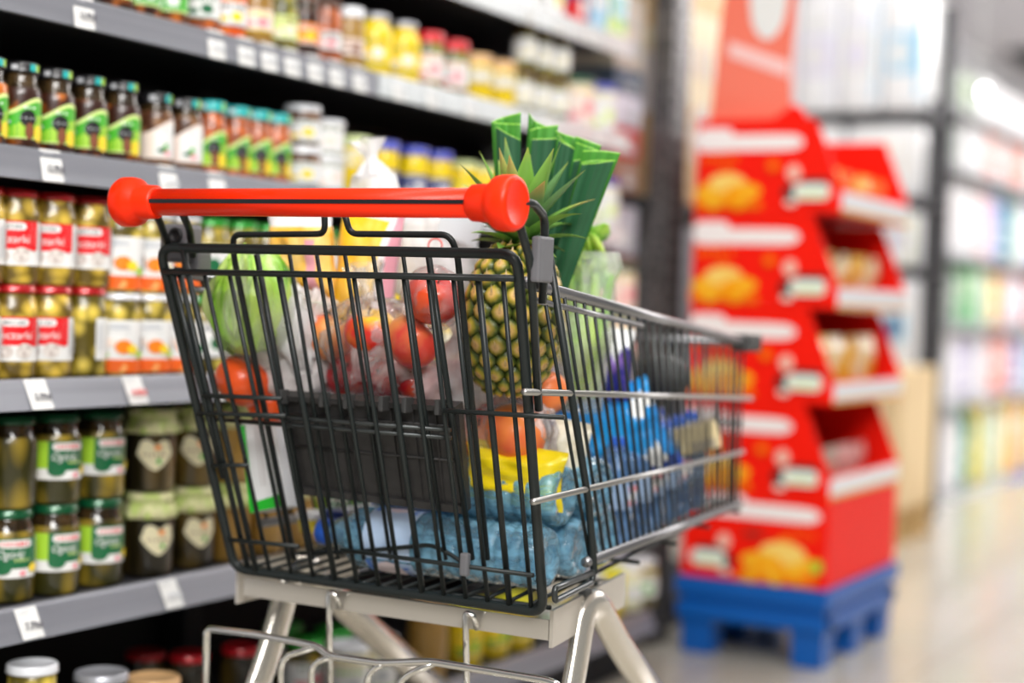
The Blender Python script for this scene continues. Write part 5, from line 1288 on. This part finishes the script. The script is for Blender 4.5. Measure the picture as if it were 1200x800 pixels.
for k, (nm, its) in enumerate(rows):
    y = UY0 + .10; cnt = {}
    gap = (FL[k + 1] - FL[k] - .042) if k < 5 else .22
    for j, it in enumerate(its):
        kd = 'bottle' if it[0] == 'b' else 'carton'; w = .17 if kd == 'bottle' else .21; h = gap * (.995 if j % 3 else .96)
        bd, cp, lb = far_item(kd, it[1], w, h)
        nme = 'household_bottle' if kd == 'bottle' else 'household_carton'
        cnt[it] = cnt.get(it, 0) + 1
        tot = its.count(it)
        lab = f'{CNAME[it[1]]} household {kd} on the {nm} of the long far unit'
        if tot > 1: lab = f'{ORD[cnt[it] - 1]} {CNAME[it[1]]} household {kd} from the near end, {nm} of the far unit'
        o = thing(nme, lab, kd, (UX - .13, y + w / 2, FL[k] - .001), f'household goods on the {nm} of the far unit')
        link('body', bd, o); link('printed_label', lb, o)
        if cp: link('cap', cp, o)
        y += w + .03 + rnd.uniform(0, .03)
# bright lamp over the far unit
c_ = on_y(1148, 105, 8.6)
t = thing('spot_lamp', 'bright white spot lamp hanging over the far shelving', 'lamp', c_)
link('bulb', MB().add(sphere((0, 0, 0), .035, 20, 12), 0, True).mesh('bulb', [mat('lit_lamp', (1, 1, 1), .4, emis=(1, .99, .96, 30))]), t)
link('shade', MB().add(lathe([(.046, .0), (.044, .03), (.02, .06), (.012, .065), (0, .065)], 20), 0, True).mesh('shade', [WHITE]), t)
link('rod', MB().add(tube([(0, 0, .06), (0, 0, CZ - c_.z)], .006, 8), 0, True).mesh('rod', [WHITE]), t)

# ---------------------------------------------------------------- light, world, camera
def area(name, loc, size, sizey, power, rot=(0, 0, 0), col=(1, .985, .96)):
    l = bpy.data.lights.new(name, 'AREA'); l.shape = 'RECTANGLE'; l.size = size; l.size_y = sizey; l.energy = power; l.color = col
    o = bpy.data.objects.new(name, l); COL.objects.link(o); o.location = loc; o.rotation_euler = rot; return o
area('aisle_light_strip', (-.55, 2.2, 3.15), .35, 6.0, 72)
area('aisle_light_strip_far', (-.55, 9.5, 3.15), .35, 8.0, 130)
area('front_fill_light', (1.1, -.6, 3.0), 1.0, 3.0, 255, (math.radians(22), math.radians(38), 0))  # added fill from the camera side, brightens trolley and jars
area('back_fill_light', (-1.6, 6.0, 3.2), .35, 3.0, 45)  # extra fill added above the end rack to whiten its packs
area('far_ceiling_fill', (1.2, 12.5, 2.3), 1.5, 8.0, 700, (PI, 0, 0))  # unseen upward fill, added only to lighten the far ceiling
w = bpy.data.worlds.new('store_ambience'); bpy.context.scene.world = w; w.use_nodes = True
w.node_tree.nodes['Background'].inputs[0].default_value = (1, .99, .97, 1); w.node_tree.nodes['Background'].inputs[1].default_value = .30
cd = bpy.data.cameras.new('camera'); co = bpy.data.objects.new('camera', cd); COL.objects.link(co)
cd.sensor_width = 36; cd.lens = F_PX / 1200 * 36; cd.clip_start = .05; cd.clip_end = 60
co.matrix_world = Matrix.Translation(CAM) @ ROT.to_4x4()
cd.dof.use_dof = True; cd.dof.focus_distance = 2.02; cd.dof.aperture_fstop = 1.5
sc = bpy.context.scene; sc.camera = co
sc.view_settings.view_transform = 'Standard'; sc.view_settings.look = 'None'; sc.view_settings.gamma = 1; sc.view_settings.use_curve_mapping = False
sc.view_settings.exposure = -0.06
cy = sc.cycles
cy.max_bounces = 10; cy.transparent_max_bounces = 24; cy.transmission_bounces = 8; cy.caustics_reflective = False; cy.caustics_refractive = False
